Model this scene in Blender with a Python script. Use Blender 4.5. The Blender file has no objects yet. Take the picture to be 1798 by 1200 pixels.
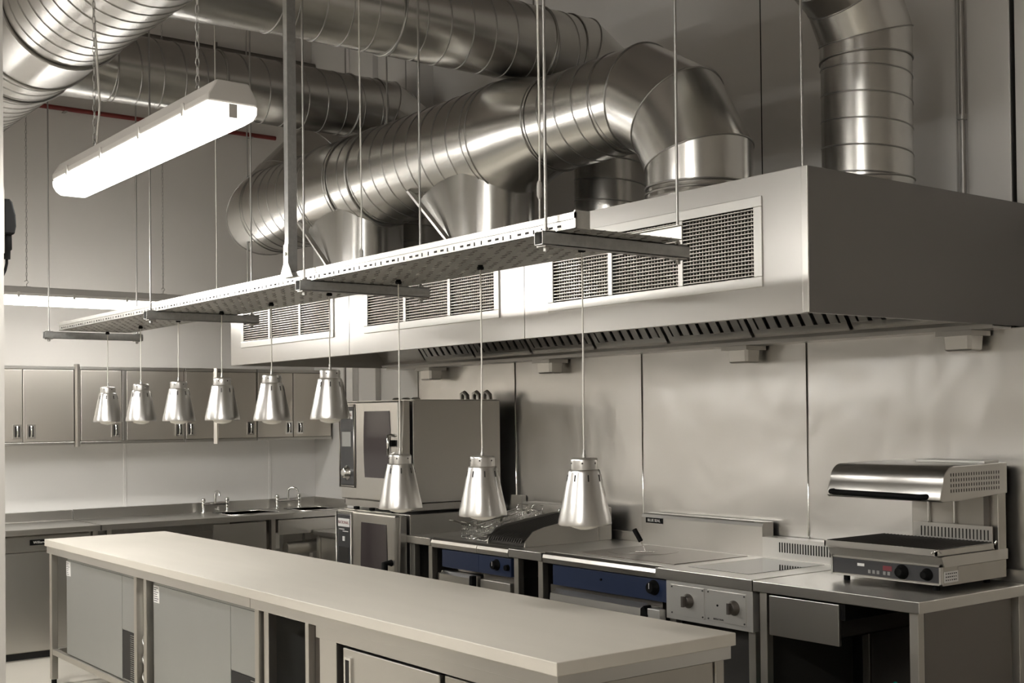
import bpy, math, random
from mathutils import Vector, Matrix
random.seed(7)
SC = bpy.context.scene
COL = SC.collection
PI = math.pi

# ------------------------------------------------------------------ camera
F = Vector((-0.795662, 0.605580, 0.013965)); R_ = Vector((0.605486, 0.795785, -0.010684)); U_ = R_.cross(F)
cd = bpy.data.cameras.new('camera'); cam = bpy.data.objects.new('camera', cd); COL.objects.link(cam)
m = Matrix((R_, U_, -F)).transposed().to_4x4(); m.translation = Vector((0, 0, 1.637)); cam.matrix_world = m
cd.sensor_width = 36.0; cd.lens = 43.18; cd.shift_y = 0.05637; cd.clip_start = 0.05
SC.camera = cam
# ------------------------------------------------------------------ world, exposure
w = bpy.data.worlds.new('world'); SC.world = w; w.use_nodes = True
w.node_tree.nodes['Background'].inputs[0].default_value = (1.0, 0.95, 0.88, 1)
w.node_tree.nodes['Background'].inputs[1].default_value = 0.02
SC.view_settings.view_transform = 'Standard'; SC.view_settings.look = 'None'
SC.view_settings.exposure = 0.22; SC.view_settings.gamma = 1.0
try: SC.view_settings.use_curve_mapping = False
except Exception: pass
TUBE = 26.0            # strength of the fluorescent diffusers
TUBE_COL = (1.0, 0.975, 0.93, 1)

# ------------------------------------------------------------------ materials
def mat(name, col=(.5, .5, .5), metal=0.0, rough=0.5, noise=None, bump=None, aniso=0.0, emit=None, spec=None, rvar=None):
    M = bpy.data.materials.new(name); M.use_nodes = True
    nt = M.node_tree; N = nt.nodes; L = nt.links
    b = N['Principled BSDF']
    b.inputs['Base Color'].default_value = (*col, 1); b.inputs['Metallic'].default_value = metal
    b.inputs['Roughness'].default_value = rough
    if spec is not None: b.inputs['Specular IOR Level'].default_value = spec
    if aniso: b.inputs['Anisotropic'].default_value = aniso
    tc = N.new('ShaderNodeTexCoord')
    if noise:      # (scale xyz, amount): soft colour variation
        sc, amt = noise
        mp = N.new('ShaderNodeMapping'); mp.inputs['Scale'].default_value = sc
        tx = N.new('ShaderNodeTexNoise'); tx.inputs['Scale'].default_value = 1.0; tx.inputs['Detail'].default_value = 5
        L.new(tc.outputs['Object'], mp.inputs[0]); L.new(mp.outputs[0], tx.inputs['Vector'])
        mx = N.new('ShaderNodeMix'); mx.data_type = 'RGBA'
        mx.inputs[6].default_value = (*[max(0, c * (1 - amt)) for c in col], 1)
        mx.inputs[7].default_value = (*[min(1, c * (1 + amt)) for c in col], 1)
        L.new(tx.outputs['Fac'], mx.inputs[0]); L.new(mx.outputs[2], b.inputs['Base Color'])
    if rvar:       # (scale xyz, lo, hi) roughness variation
        sc, lo, hi = rvar
        mp = N.new('ShaderNodeMapping'); mp.inputs['Scale'].default_value = sc
        tx = N.new('ShaderNodeTexNoise'); tx.inputs['Scale'].default_value = 1.0; tx.inputs['Detail'].default_value = 4
        L.new(tc.outputs['Object'], mp.inputs[0]); L.new(mp.outputs[0], tx.inputs['Vector'])
        mr = N.new('ShaderNodeMapRange'); mr.inputs[1].default_value = .3; mr.inputs[2].default_value = .7
        mr.inputs[3].default_value = lo; mr.inputs[4].default_value = hi
        L.new(tx.outputs['Fac'], mr.inputs[0]); L.new(mr.outputs[0], b.inputs['Roughness'])
    if bump:       # list of (scale xyz, strength, distance)
        prev = None
        for sc, st, di in bump:
            mp = N.new('ShaderNodeMapping'); mp.inputs['Scale'].default_value = sc
            tx = N.new('ShaderNodeTexNoise'); tx.inputs['Scale'].default_value = 1.0; tx.inputs['Detail'].default_value = 3
            L.new(tc.outputs['Object'], mp.inputs[0]); L.new(mp.outputs[0], tx.inputs['Vector'])
            bp = N.new('ShaderNodeBump'); bp.inputs['Strength'].default_value = st; bp.inputs['Distance'].default_value = di
            L.new(tx.outputs['Fac'], bp.inputs['Height'])
            if prev: L.new(prev.outputs[0], bp.inputs['Normal'])
            prev = bp
        L.new(prev.outputs[0], b.inputs['Normal'])
    if emit:
        b.inputs['Emission Color'].default_value = emit[0]; b.inputs['Emission Strength'].default_value = emit[1]
    return M

SS = (.60, .585, .555)
M = {}
M['steel'] = mat('brushed_steel', SS, 1, .30, bump=[((.8, .8, .8), .25, .02)])
M['steel_v'] = mat('brushed_steel_vertical', SS, 1, .34, rvar=((120, 120, 2.0), .31, .36), bump=[((.9, .9, .9), .3, .02)])
M['steel_dull'] = mat('satin_steel', (.50, .48, .44), 1, .42, rvar=((6, 6, 6), .36, .5))
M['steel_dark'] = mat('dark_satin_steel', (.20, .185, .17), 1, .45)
M['splash'] = mat('splashback_steel', (.68, .665, .64), 1, .29, bump=[((1.5, 1.5, 1.1), .8, .035)])
M['hood'] = mat('hood_steel', (.54, .525, .50), 1, .34, bump=[((.6, .6, .6), .2, .02)])
M['hood_end_shaded'] = mat('hood_end_shaded_steel', (.19, .18, .17), 1, .22)  # hood steel with the dim reflection of the dark room put into its colour
M['galv'] = mat('galvanised_duct', (.56, .55, .525), 1, .26, noise=((60, 60, 60), .04), bump=[((1.7, 1.7, 1.7), .12, .02)])
M['galv_plain'] = mat('plain_duct_sheet', (.58, .57, .545), 1, .24, bump=[((1.7, 1.7, 1.7), .25, .02)])
M['seam'] = mat('duct_seam', (.34, .33, .31), 1, .38)
M['strut'] = mat('galvanised_strut', (.42, .42, .41), .9, .45, noise=((60, 60, 60), .25), rvar=((30, 30, 30), .35, .6))
M['traymat'] = mat('galvanised_tray', (.55, .54, .51), .95, .36, noise=((40, 40, 40), .12), bump=[((70, 70, 70), .35, .004)])
M['black'] = mat('black_plastic', (.004, .004, .004), 0, .6, spec=.12)
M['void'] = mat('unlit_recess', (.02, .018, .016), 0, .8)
M['rubber'] = mat('dark_rubber', (.02, .02, .02), 0, .7)
M['wall'] = mat('painted_wall', (.60, .575, .54), 0, .55, noise=((.6, .6, .6), .04), bump=[((40, 40, 40), .04, .002)])
M['wallside'] = mat('cladding_paint', (.66, .645, .62), 0, .42, noise=((.5, .5, .5), .03))
M['pvc'] = mat('white_wall_cladding', (.80, .785, .76), 0, .28)
M['ceil'] = mat('ceiling_deck', (.34, .31, .29), 0, .8)
M['floor'] = mat('resin_floor', (.52, .49, .43), 0, .40, noise=((3, 3, 3), .08), bump=[((90, 90, 90), .08, .002)])
M['stone'] = mat('beige_stone_top', (.60, .565, .50), 0, .50, noise=((1.2, 9, 9), .05), bump=[((60, 60, 60), .03, .001)], spec=.35)
M['blue'] = mat('blue_enamel', (.019, .030, .070), 0, .33)
M['whiteplate'] = mat('pale_steel_panel', (.66, .65, .62), .75, .38)
M['greyplastic'] = mat('grey_light_housing', (.42, .40, .37), 0, .5)
M['chrome'] = mat('chrome', (.78, .77, .75), 1, .09)
M['alu'] = mat('spun_aluminium', (.62, .61, .59), 1, .28)
M['cord'] = mat('pale_cord', (.62, .60, .55), 0, .5)
M['wire'] = mat('zinc_rod', (.40, .39, .37), .9, .42)
M['glassdark'] = mat('dark_oven_glass', (.045, .036, .038), 0, .08, spec=.6)
M['hobglass'] = mat('ceramic_hob_glass', (.02, .02, .02), 0, .03, spec=.7)
M['label'] = mat('white_label', (.78, .77, .75), 0, .5)
M['ink'] = mat('label_ink', (.05, .05, .05), 0, .6)
M['red'] = mat('red_pipe_paint', (.16, .022, .018), 0, .45)
M['redlabel'] = mat('maroon_badge', (.20, .04, .05), 0, .4)
M['iron'] = mat('cast_iron', (.07, .065, .06), .6, .55)
M['hot'] = mat('solid_top_plate', (.26, .235, .205), 1, .33, noise=((3, 3, 3), .15))
M['ctrl'] = mat('control_panel_grey', (.055, .055, .058), .2, .35)
M['screen'] = mat('grey_display', (.30, .30, .29), 0, .25)
M['green'] = mat('green_plastic', (.0, .20, .15), 0, .4)
M['panelgrey'] = mat('zinc_back_panel', (.40, .41, .40), .85, .42, noise=((2, 2, 2), .06), bump=[((1.5, 1.5, 1.5), .2, .02)])
M['tube'] = mat('lit_diffuser', (.9, .88, .82), 0, .4, emit=(TUBE_COL, TUBE))
M['tube2'] = mat('added_fill_diffuser', (.9, .88, .82), 0, .4, emit=(TUBE_COL, TUBE * 2.6))  # boosted glow for the fill lights added outside the view
M['tube3'] = mat('added_strong_fill_diffuser', (.9, .88, .82), 0, .4, emit=(TUBE_COL, TUBE * 6.5))  # strongest glow, for the fill light added high behind the camera
M['endlens'] = mat('glowing_end_lens', (.9, .88, .82), 0, .3, emit=(TUBE_COL, 1.6))
M['cab'] = mat('cabinet_steel', (.74, .70, .64), 1, .36, bump=[((.9, .9, .9), .25, .02)])
M['bulb'] = mat('frosted_bulb', (.75, .73, .68), 0, .25)
M['slotdark'] = M['void']

# ------------------------------------------------------------------ mesh builder
class MB:
    def __init__(s): s.v = []; s.f = []; s.m = []; s.s = []; s.mi = 0
    def add(s, vs, fs, smooth=False):
        o = len(s.v); s.v += [Vector(p) for p in vs]
        for f in fs: s.f.append([o + i for i in f]); s.m.append(s.mi); s.s.append(smooth)
        return s
    def box(s, x0, y0, z0, x1, y1, z1):
        if x0 > x1: x0, x1 = x1, x0
        if y0 > y1: y0, y1 = y1, y0
        if z0 > z1: z0, z1 = z1, z0
        v = [(x0, y0, z0), (x1, y0, z0), (x1, y1, z0), (x0, y1, z0), (x0, y0, z1), (x1, y0, z1), (x1, y1, z1), (x0, y1, z1)]
        return s.add(v, [(0, 3, 2, 1), (4, 5, 6, 7), (0, 1, 5, 4), (1, 2, 6, 5), (2, 3, 7, 6), (3, 0, 4, 7)])
    def hexa(s, lo, hi):   # two quads (4 pts each)
        v = list(lo) + list(hi)
        return s.add(v, [(0, 3, 2, 1), (4, 5, 6, 7), (0, 1, 5, 4), (1, 2, 6, 5), (2, 3, 7, 6), (3, 0, 4, 7)])
    def prism(s, poly, ax, a, b, smooth=False):   # poly in the two other axes (cyclic order x,y,z without ax)
        def P(p, t):
            if ax == 'x': return (t, p[0], p[1])
            if ax == 'y': return (p[0], t, p[1])
            return (p[0], p[1], t)
        n = len(poly); v = [P(p, a) for p in poly] + [P(p, b) for p in poly]
        s.add(v, [tuple(range(n))[::-1], tuple(range(n, 2 * n))])
        o = len(s.v) - 2 * n
        for i in range(n):
            j = (i + 1) % n; s.f.append([o + i, o + j, o + n + j, o + n + i]); s.m.append(s.mi); s.s.append(smooth)
        return s
    def rings(s, rs, caps=True, smooth=True, closed=False):
        n = len(rs[0]); v = [p for r in rs for p in r]; f = []
        k = len(rs)
        for i in range(k if closed else k - 1):
            a = i * n; b = ((i + 1) % k) * n
            for j in range(n):
                q = (j + 1) % n; f.append((a + j, a + q, b + q, b + j))
        s.add(v, f, smooth)
        if caps and not closed:
            s.add(rs[0], [tuple(range(n))[::-1]]); s.add(rs[-1], [tuple(range(n))])
        return s
    def cyl(s, p0, p1, r0, r1=None, seg=16, caps=True):
        p0 = Vector(p0); p1 = Vector(p1); r1 = r0 if r1 is None else r1
        return s.rings([ring(p0, p1 - p0, r0, seg), ring(p1, p1 - p0, r1, seg)], caps)
    def lathe(s, c, prof, seg=24, axis=(0, 0, 1), caps=True):
        c = Vector(c); a = Vector(axis).normalized()
        return s.rings([ring(c + a * z, a, max(r, 1e-4), seg) for r, z in prof], caps)
    def tube(s, pts, r, seg=8, closed=False, caps=True):
        pts = [Vector(p) for p in pts]; n = len(pts); rs = []; up = None
        for i, p in enumerate(pts):
            if closed: t = pts[(i + 1) % n] - pts[i - 1]
            else: t = pts[min(i + 1, n - 1)] - pts[max(i - 1, 0)]
            t.normalize()
            if up is None:
                up = Vector((0, 0, 1)) if abs(t.z) < .9 else Vector((1, 0, 0))
            u = (up - t * up.dot(t)).normalized(); up = u; q = t.cross(u)
            rs.append([p + (u * math.cos(2 * PI * k / seg) + q * math.sin(2 * PI * k / seg)) * r for k in range(seg)])
        return s.rings(rs, caps, closed=closed)
    def ball(s, c, r, seg=12, n=8, sz=1.0):
        c = Vector(c); rs = [[c + Vector((r * math.sin(PI * i / n) * math.cos(2 * PI * k / seg), r * math.sin(PI * i / n) * math.sin(2 * PI * k / seg), -r * sz * math.cos(PI * i / n))) for k in range(seg)] for i in range(1, n)]
        return s.rings(rs)
    def build(s, name, mats, parent=None, bevel=0, origin=None):
        if not isinstance(mats, (list, tuple)): mats = [mats]
        if parent is not None: off = wloc(parent)
        elif origin is not None: off = Vector(origin)
        else:
            xs = [p.x for p in s.v]; ys = [p.y for p in s.v]; zs = [p.z for p in s.v]
            off = Vector(((min(xs) + max(xs)) / 2, (min(ys) + max(ys)) / 2, min(zs)))
        me = bpy.data.meshes.new(name)
        me.from_pydata([p - off for p in s.v], [], s.f)
        for mm in mats: me.materials.append(M[mm])
        me.polygons.foreach_set('material_index', s.m); me.polygons.foreach_set('use_smooth', s.s)
        me.update()
        o = bpy.data.objects.new(name, me); COL.objects.link(o)
        if parent is not None: o.parent = parent
        else: o.location = off
        if bevel:
            b = o.modifiers.new('bevel', 'BEVEL'); b.width = bevel; b.segments = 2; b.limit_method = 'ANGLE'; b.angle_limit = .9
        return o

def wloc(o):
    p = Vector(o.location)
    while o.parent: o = o.parent; p += Vector(o.location)
    return p
def ring(c, n, r, seg=16, sx=1.0):
    c = Vector(c); n = Vector(n).normalized()
    ref = Vector((0, 0, 1)) if abs(n.z) < .9 else Vector((1, 0, 0))
    u = (ref - n * ref.dot(n)).normalized(); q = n.cross(u)
    return [c + (u * math.cos(2 * PI * k / seg) * sx + q * math.sin(2 * PI * k / seg)) * r for k in range(seg)]
def thing(name, label, cat, loc=(0, 0, 0), group=None):
    o = bpy.data.objects.new(name, None); COL.objects.link(o); o.location = loc
    o.empty_display_size = .1; o['label'] = label; o['category'] = cat
    if group: o['group'] = group
    return o
def tag(o, label, cat, group=None):
    o['label'] = label; o['category'] = cat
    if group: o['group'] = group
    return o
def struct(o): o['kind'] = 'structure'; return o
def B(*a): return MB().box(*a)
def text(name, s, loc, size, xdir, up, matn, parent, depth=.0008, align='CENTER'):
    c = bpy.data.curves.new(name, 'FONT'); c.body = s; c.size = size; c.extrude = depth; c.align_x = align; c.align_y = 'CENTER'
    o = bpy.data.objects.new(name, c); COL.objects.link(o)
    bpy.context.view_layer.update()
    me = bpy.data.meshes.new_from_object(o.evaluated_get(bpy.context.evaluated_depsgraph_get()))
    bpy.data.objects.remove(o)
    x = Vector(xdir).normalized(); u = Vector(up).normalized(); n = x.cross(u)
    mt = Matrix((x, u, n)).transposed().to_4x4(); me.transform(mt)
    me.materials.clear(); me.materials.append(M[matn])
    o = bpy.data.objects.new(name, me); COL.objects.link(o)
    o.parent = parent; o.location = Vector(loc) - wloc(parent)
    return o
def copy_tree(o, parent=None):
    c = o.copy(); COL.objects.link(c); c.parent = parent
    for ch in list(o.children): copy_tree(ch, c)
    return c

# ------------------------------------------------------------------ duct pieces
def spiral(mb, p0, p1, r, pitch=.1, seg=48, ridge=.0028, rw=.0045, phase=0.0, hand=1):
    """smooth sheet tube with a helical lock seam standing proud"""
    p0 = Vector(p0); p1 = Vector(p1); ax = (p1 - p0); L = ax.length; ax.normalize()
    mb.mi = 0; mb.rings([ring(p0, ax, r, seg), ring(p1, ax, r, seg)], caps=False)
    ref = Vector((0, 0, 1)) if abs(ax.z) < .9 else Vector((1, 0, 0))
    u = (ref - ax * ref.dot(ax)).normalized(); q = ax.cross(u)
    rs = []; n = int(L / pitch * seg)
    for i in range(n + 1):
        t = i / seg; d = t * pitch
        a = hand * 2 * PI * t + phase
        e = u * math.cos(a) + q * math.sin(a)
        c = p0 + ax * d
        rs.append([c + ax * (-rw) + e * (r - .001), c + ax * (-rw * .4) + e * (r + ridge), c + ax * (rw * .4) + e * (r + ridge), c + ax * rw + e * (r - .001)])
    mb.mi = 1; mb.rings(rs, caps=False); mb.mi = 0
def hoop(mb, c, n, r, w=.004, h=.003, seg=48):
    pts = ring(c, n, r + h * .3, seg); mb.mi = 1; mb.tube(pts, w, 6, closed=True); mb.mi = 0
def mitred(mb, pts, r, seg=48, hoops=True, r_end=None):
    """sheet elbow made of straight gores: pts are the axis vertices"""
    pts = [Vector(p) for p in pts]; n = len(pts); rs = []
    for i, p in enumerate(pts):
        t0 = (pts[i] - pts[i - 1]).normalized() if i else (pts[1] - pts[0]).normalized()
        t1 = (pts[i + 1] - pts[i]).normalized() if i < n - 1 else t0
        b = (t0 + t1).normalized(); pl = t0.cross(t1)
        if pl.length < 1e-5: rs.append((p, None, t0, 1))
        else:
            pl.normalize(); rs.append((p, pl, b, 1 / max(.3, b.dot(t0))))
    plref = next((x[1] for x in rs if x[1] is not None), Vector((0, 0, 1)))
    R = []
    for p, pl, nrm, k in rs:
        v = plref; inp = nrm.cross(v).normalized()
        R.append([p + (v * math.cos(2 * PI * j / seg) + inp * math.sin(2 * PI * j / seg) * k) * r for j in range(seg)])
    for i in range(n - 1): mb.rings([R[i], R[i + 1]], caps=False)
    if hoops:
        for i in range(n):
            mb.mi = 1; c = sum(R[i], Vector()) / seg
            mb.tube([c + (p - c) * 1.004 for p in R[i]], .0035, 6, closed=True); mb.mi = 0
def arc_pts(c, a_vec, b_vec, Rb, n=3):
    """axis polyline of a 90 degree elbow; starts at c+a, ends at c+b (a,b unit vectors), n inner gore joints"""
    c = Vector(c); a = Vector(a_vec); b = Vector(b_vec); half = PI / 4 / n
    out = [c + a * Rb]
    for i in range(n):
        t = half * (2 * i + 1); out.append(c + (a * math.cos(t) + b * math.sin(t)) * Rb / math.cos(half))
    out.append(c + b * Rb); return out

# ================================================================== ROOM
XW, YW, YB = -9.33, 5.0, 5.12
struct(B(-9.6, -3.6, -.06, 3.6, 5.3, 0).build('floor', 'floor'))
struct(B(-9.6, -3.6, 5.2, 3.6, 5.3, 5.3).build('ceiling', 'ceil'))
struct(B(XW - .15, -3.6, 0, XW, 5.3, 5.2).build('wall_left', 'wall'))
struct(B(XW, YB, 0, 3.6, YB + .15, 5.2).build('wall_back', 'wallside'))
struct(B(3.45, -3.6, 0, 3.6, YB, 5.2).build('wall_right', 'wall'))
struct(B(XW, -3.6, 0, 3.45, -3.45, 5.2).build('wall_front', 'wall'))
# corner of the near wall at the left edge of the view
struct(B(-4.95, -.2, 0, -4.50, 1.191, 5.2).build('wall_pier', 'wall'))
# white cladding sheets on the left wall between worktop and cabinets
for i, (y0, y1) in enumerate(((2.0, 3.347), (3.353, 4.564), (4.570, 5.0))):
    struct(B(XW, y0, .0, XW + .006, y1, 1.50).build('trim_%d' % (i + 1), 'pvc', bevel=.001))
for i, y in enumerate((3.35, 4.567)):
    struct(B(XW, y - .012, .0, XW + .011, y + .012, 1.50).build('trim_%d' % (i + 4), 'pvc', bevel=.003))
# furred out wall left of the hood, profiled sheets, black joints
k = 6
struct(B(XW, YW, 0, -7.66, YB, 5.2).build('trim_%d' % k, 'wallside')); k += 1
for x0, x1, d in ((-9.33, -8.70, .012), (-8.52, -8.26, .05), (-7.98, -7.68, .02)):
    struct(B(x0, YW - d, 0, x1, YW, 5.2).build('trim_%d' % k, 'wallside', bevel=.004)); k += 1
for x0, x1, d in ((-5.7, -3.27, .02), (-3.20, -2.99, .035), (-2.975, -1.6, .02)):
    struct(B(x0, YB - d, 0, x1, YB, 5.2).build('trim_%d' % k, 'wallside', bevel=.004)); k += 1
struct(B(-4.446, YB - .022, 2.6, -4.440, YB - .001, 5.2).build('trim_%d' % k, 'void')); k += 1
struct(B(-2.989, YB - .030, 2.0, -2.983, YB, 5.2).build('trim_%d' % k, 'void')); k += 1

def pipe_thing(name, label, cat, pts, r, m, clips=(), group=None):
    t = thing(name, label, cat, pts[0], group)
    MB().tube(pts, r, 10).build('pipe', m, t)
    for c, ax in clips: MB().cyl(Vector(c) - Vector(ax) * .012, Vector(c) + Vector(ax) * .012, r * 1.7, seg=12).build('clip', 'wire', t)
    return t
pipe_thing('conduit', 'thin galvanised conduit on the wall right of the duct at the far right', 'pipe', [(-3.215, 5.065, 2.56), (-3.215, 5.065, 5.19)], .013, 'wire', [((-3.215, 5.065, 2.99), (0, 0, 1))])
pipe_thing('conduit', 'dark thin conduit running down the wall left of the ovens', 'pipe', [(-8.76, 4.965, .95), (-8.76, 4.965, 4.0)], .011, 'steel_dark', [((-8.76, 4.965, 1.66), (0, 0, 1))])
tag(B(-8.70, 4.94, .9, -8.60, 4.998, 4.2).build('cable_trunking', 'pvc', bevel=.003), 'pale rectangular cable trunking on the wall behind the ovens', 'trunking')
rp = thing('sprinkler_pipe', 'thin red pipe running high along the left wall', 'pipe', (XW + .05, 2.3, 3.97))
MB().tube([(XW + .05, 2.3, 3.97), (XW + .05, 4.62, 3.97)], .018, 8).build('pipe', 'red', rp)
for y in (2.9, 3.7, 4.4): B(XW + .001, y - .012, 3.945, XW + .075, y + .012, 3.95).build('bracket', 'wire', rp)
hp = thing('ceiling_pipe', 'dark pipe clipped high on the left wall above the ducts', 'pipe', (XW + .06, 2.3, 4.62))
MB().tube([(XW + .06, 2.3, 4.62), (XW + .06, 4.98, 4.62)], .03, 8).build('pipe', 'steel_dark', hp)
for y in (2.9, 3.5, 4.1, 4.7): MB().tube([(XW + .06, y, 4.57), (XW + .06, y, 4.68)], .008, 6).build('clip', 'steel_dark', hp)

# socket seen edge on, on the near pier
t = thing('wall_socket', 'black plug and socket on the edge of the pale pier at far left', 'socket', (-4.56, 1.191, 2.25))
B(-4.60, 1.191, 2.23, -4.505, 1.195, 2.46).build('back_plate', 'greyplastic', t)
MB().prism([(1.195, 2.30), (1.233, 2.30), (1.239, 2.33), (1.237, 2.37), (1.226, 2.415), (1.217, 2.425), (1.195, 2.425)], 'x', -4.59, -4.515).build('housing', 'black', t, bevel=.006)
MB().lathe((-4.55, 1.214, 2.215), [(.012, 0), (.013, .03), (.018, .035), (.017, .09)], 14).build('plug', 'black', t)
MB().tube([(-4.55, 1.214, 2.22), (-4.55, 1.214, 2.20), (-4.552, 1.209, 2.175), (-4.555, 1.199, 2.15), (-4.557, 1.194, 2.12), (-4.557, 1.194, 1.2)], .005, 8).build('cable', 'black', t)

# steel splashback sheets behind the cook line
seams = [-7.642, -6.463, -5.246, -4.037, -2.828, -1.62]
lab = ['brushed steel wall sheet behind the stacked ovens', 'brushed steel wall sheet behind the fryer, right of the ovens', 'brushed steel wall sheet behind the left half of the blue fronted range',
       'brushed steel wall sheet behind the induction hob, left of the bright joint', 'brushed steel wall sheet at far right behind the salamander grill']
SPY = YW - .052
for i in range(5):
    a, b = seams[i], seams[i + 1]
    t = thing('splashback_sheet', lab[i] if i < 5 else '', 'wall panel', ((a + b) / 2, SPY, .05), 'steel wall sheets behind the cook line')
    B(a + .003, SPY, .05, b - .003, YB - (.036 if i < 5 else 0), 2.0).build('sheet', 'splash', t, bevel=.002)
    MB().prism([(a + .0055 * math.cos(PI * q / 8), SPY - .0055 * math.sin(PI * q / 8)) for q in range(9)], 'z', .05, 2.0, smooth=True).build('joint_strip', 'chrome', t)

# ================================================================== EXTRACT HOOD
HX = [-7.87, -6.245, -4.585, -2.9]
HY, HZ0, HZ1 = 3.57, 2.005, 2.543
hood = thing('extraction_hood', 'long brushed steel extraction canopy over the cook line with three grilles', 'extractor hood', (-5.4, 4.3, 2.0))
for i in range(3):
    a, b = HX[i], HX[i + 1]
    g0, g1 = ((-7.69, -6.43), (-6.062, -4.784), (-4.398, -3.118))[i]
    zt, zb = HZ1 - .085, 2.122
    mb = MB()       # front sheet with an opening for the grille, turned in at the joints
    mb.box(a + .002, HY, HZ0, g0, HY + .02, HZ1); mb.box(g1, HY, HZ0, b - .002, HY + .02, HZ1)
    mb.box(g0, HY, HZ0, g1, HY + .02, zb); mb.box(g0, HY, zt, g1, HY + .02, HZ1)
    mb.build('front_panel', 'hood', hood)
    gr = MB(); f = .035
    gr.box(g0 - .005, HY - .008, zb - .005, g1 + .005, HY, zb + f); gr.box(g0 - .005, HY - .008, zt - f, g1 + .005, HY, zt + .005)
    gr.box(g0 - .005, HY - .008, zb + f, g0 + f, HY, zt - f); gr.box(g1 - f, HY - .008, zb + f, g1 + .005, HY, zt - f)
    w3 = (g1 - g0) / 3
    for q in (1, 2): gr.box(g0 + w3 * q - .013, HY - .008, zb + f, g0 + w3 * q + .013, HY, zt - f)
    grille = gr.build('grille_frame', 'whiteplate', hood, bevel=.002)
    B(g0, HY + .05, zb, g1, HY + .055, zt).build('grille_backing', 'void', grille)
    for q in range(3):
        x0 = g0 + w3 * q + (f if q == 0 else .013); x1 = g0 + w3 * (q + 1) - (f if q == 2 else .013)
        c = MB(); nz = 18
        for j in range(nz):
            z = zb + f + (zt - zb - 2 * f) * (j + .5) / nz; c.box(x0, HY - .004, z - .0018, x1, HY + .014, z + .0018)
        nx = 22
        for j in range(nx):
            x = x0 + (x1 - x0) * (j + .5) / nx; c.box(x - .0014, HY + .012, zb + f, x + .0014, HY + .026, zt - f)
        c.build('grille_core', 'steel_dull', grille)
B(-2.918, HY + .001, HZ0, -2.9, YB - .038, HZ1).build('end_panel', 'hood_end_shaded', hood)
B(-2.925, HY - .004, HZ0, -2.896, HY + .003, HZ1).build('corner_trim', 'steel', hood, bevel=.002)
B(-7.87, HY + .02, HZ0, -7.852, YW - .055, HZ1).build('end_panel', 'hood', hood)
B(-7.852, HY + .02, HZ1 - .01, -2.918, YW - .055, HZ1).build('top_panel', 'hood', hood)
B(-7.60, YW - .055, HZ0 + .095, -2.918, YB - .04, HZ1).build('back_box', 'hood', hood)
# inside: plenum back plate, filter bank on a slope, rear gutter
MB().hexa([(-7.85, HY + .02, HZ0), (-2.92, HY + .02, HZ0), (-2.92, HY + .035, HZ0), (-7.85, HY + .035, HZ0)],
          [(-7.85, HY + .33, HZ1 - .015), (-2.92, HY + .33, HZ1 - .015), (-2.92, HY + .345, HZ1 - .015), (-7.85, HY + .345, HZ1 - .015)]).build('plenum_plate', 'hood', hood)
MB().prism([(4.80, 1.992), (4.945, 1.992), (4.945, 2.10), (4.935, 2.10), (4.935, 2.002), (4.808, 2.002), (4.808, 2.020), (4.80, 2.020)], 'x', -7.85, -2.92).build('gutter', 'hood', hood)
FB = Vector((0, 4.79, 2.026)); FT = Vector((0, 4.45, 2.50)); FD = (FT - FB); FL = FD.length; FD.normalize()
FN = Vector((0, -FD.z, FD.y))      # outward normal towards the cooks
def fbox(mb, x0, x1, u0, u1, d0, d1):
    P = lambda x, u, d: Vector((x, 0, 0)) + FB + FD * u + FN * d
    mb.hexa([P(x0, u0, d0), P(x1, u0, d0), P(x1, u1, d0), P(x0, u1, d0)], [P(x0, u0, d1), P(x1, u0, d1), P(x1, u1, d1), P(x0, u1, d1)])
mb = MB(); fbox(mb, -7.85, -2.92, -.0, .018, -.04, .03); fbox(mb, -7.85, -2.92, FL - .02, FL, -.04, .03); mb.build('filter_rail', 'hood', hood)
for a, b in ((-7.85, -7.30), (-3.00, -2.92)): mb = MB(); fbox(mb, a, b, .0, FL, -.03, .0); mb.build('blanking_plate', 'hood', hood)
x = -7.28
nf = 7; fw = (7.28 - 3.02) / nf
for i in range(nf):
    a = x + i * fw + .012; b = a + fw - .024
    mb = MB(); fbox(mb, a, b, .018, .05, -.02, .008); fbox(mb, a, b, FL - .05, FL - .02, -.02, .008)
    fbox(mb, a, a + .035, .05, FL - .05, -.02, .006); fbox(mb, b - .035, b, .05, FL - .05, -.02, .006)
    ns = 7; pit = (b - a - .07) / ns
    for j in range(ns):
        c = a + .035 + pit * (j + .5); fbox(mb, c - pit * .33, c + pit * .33, .05, FL - .05, -.002, .006)
    mb.mi = 1; fbox(mb, a + .03, b - .03, .05, FL - .05, -.03, -.02)
    flt = mb.build('baffle_filter', ['alu', 'void'], hood)
for xx, yy in ((-2.943, 3.60), (-7.7, 3.62), (-7.7, 4.9)):
    MB().cyl((xx, yy, HZ1), (xx, yy, 5.19), .005, seg=8).build('hanging_rod', 'wire', hood)
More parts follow.
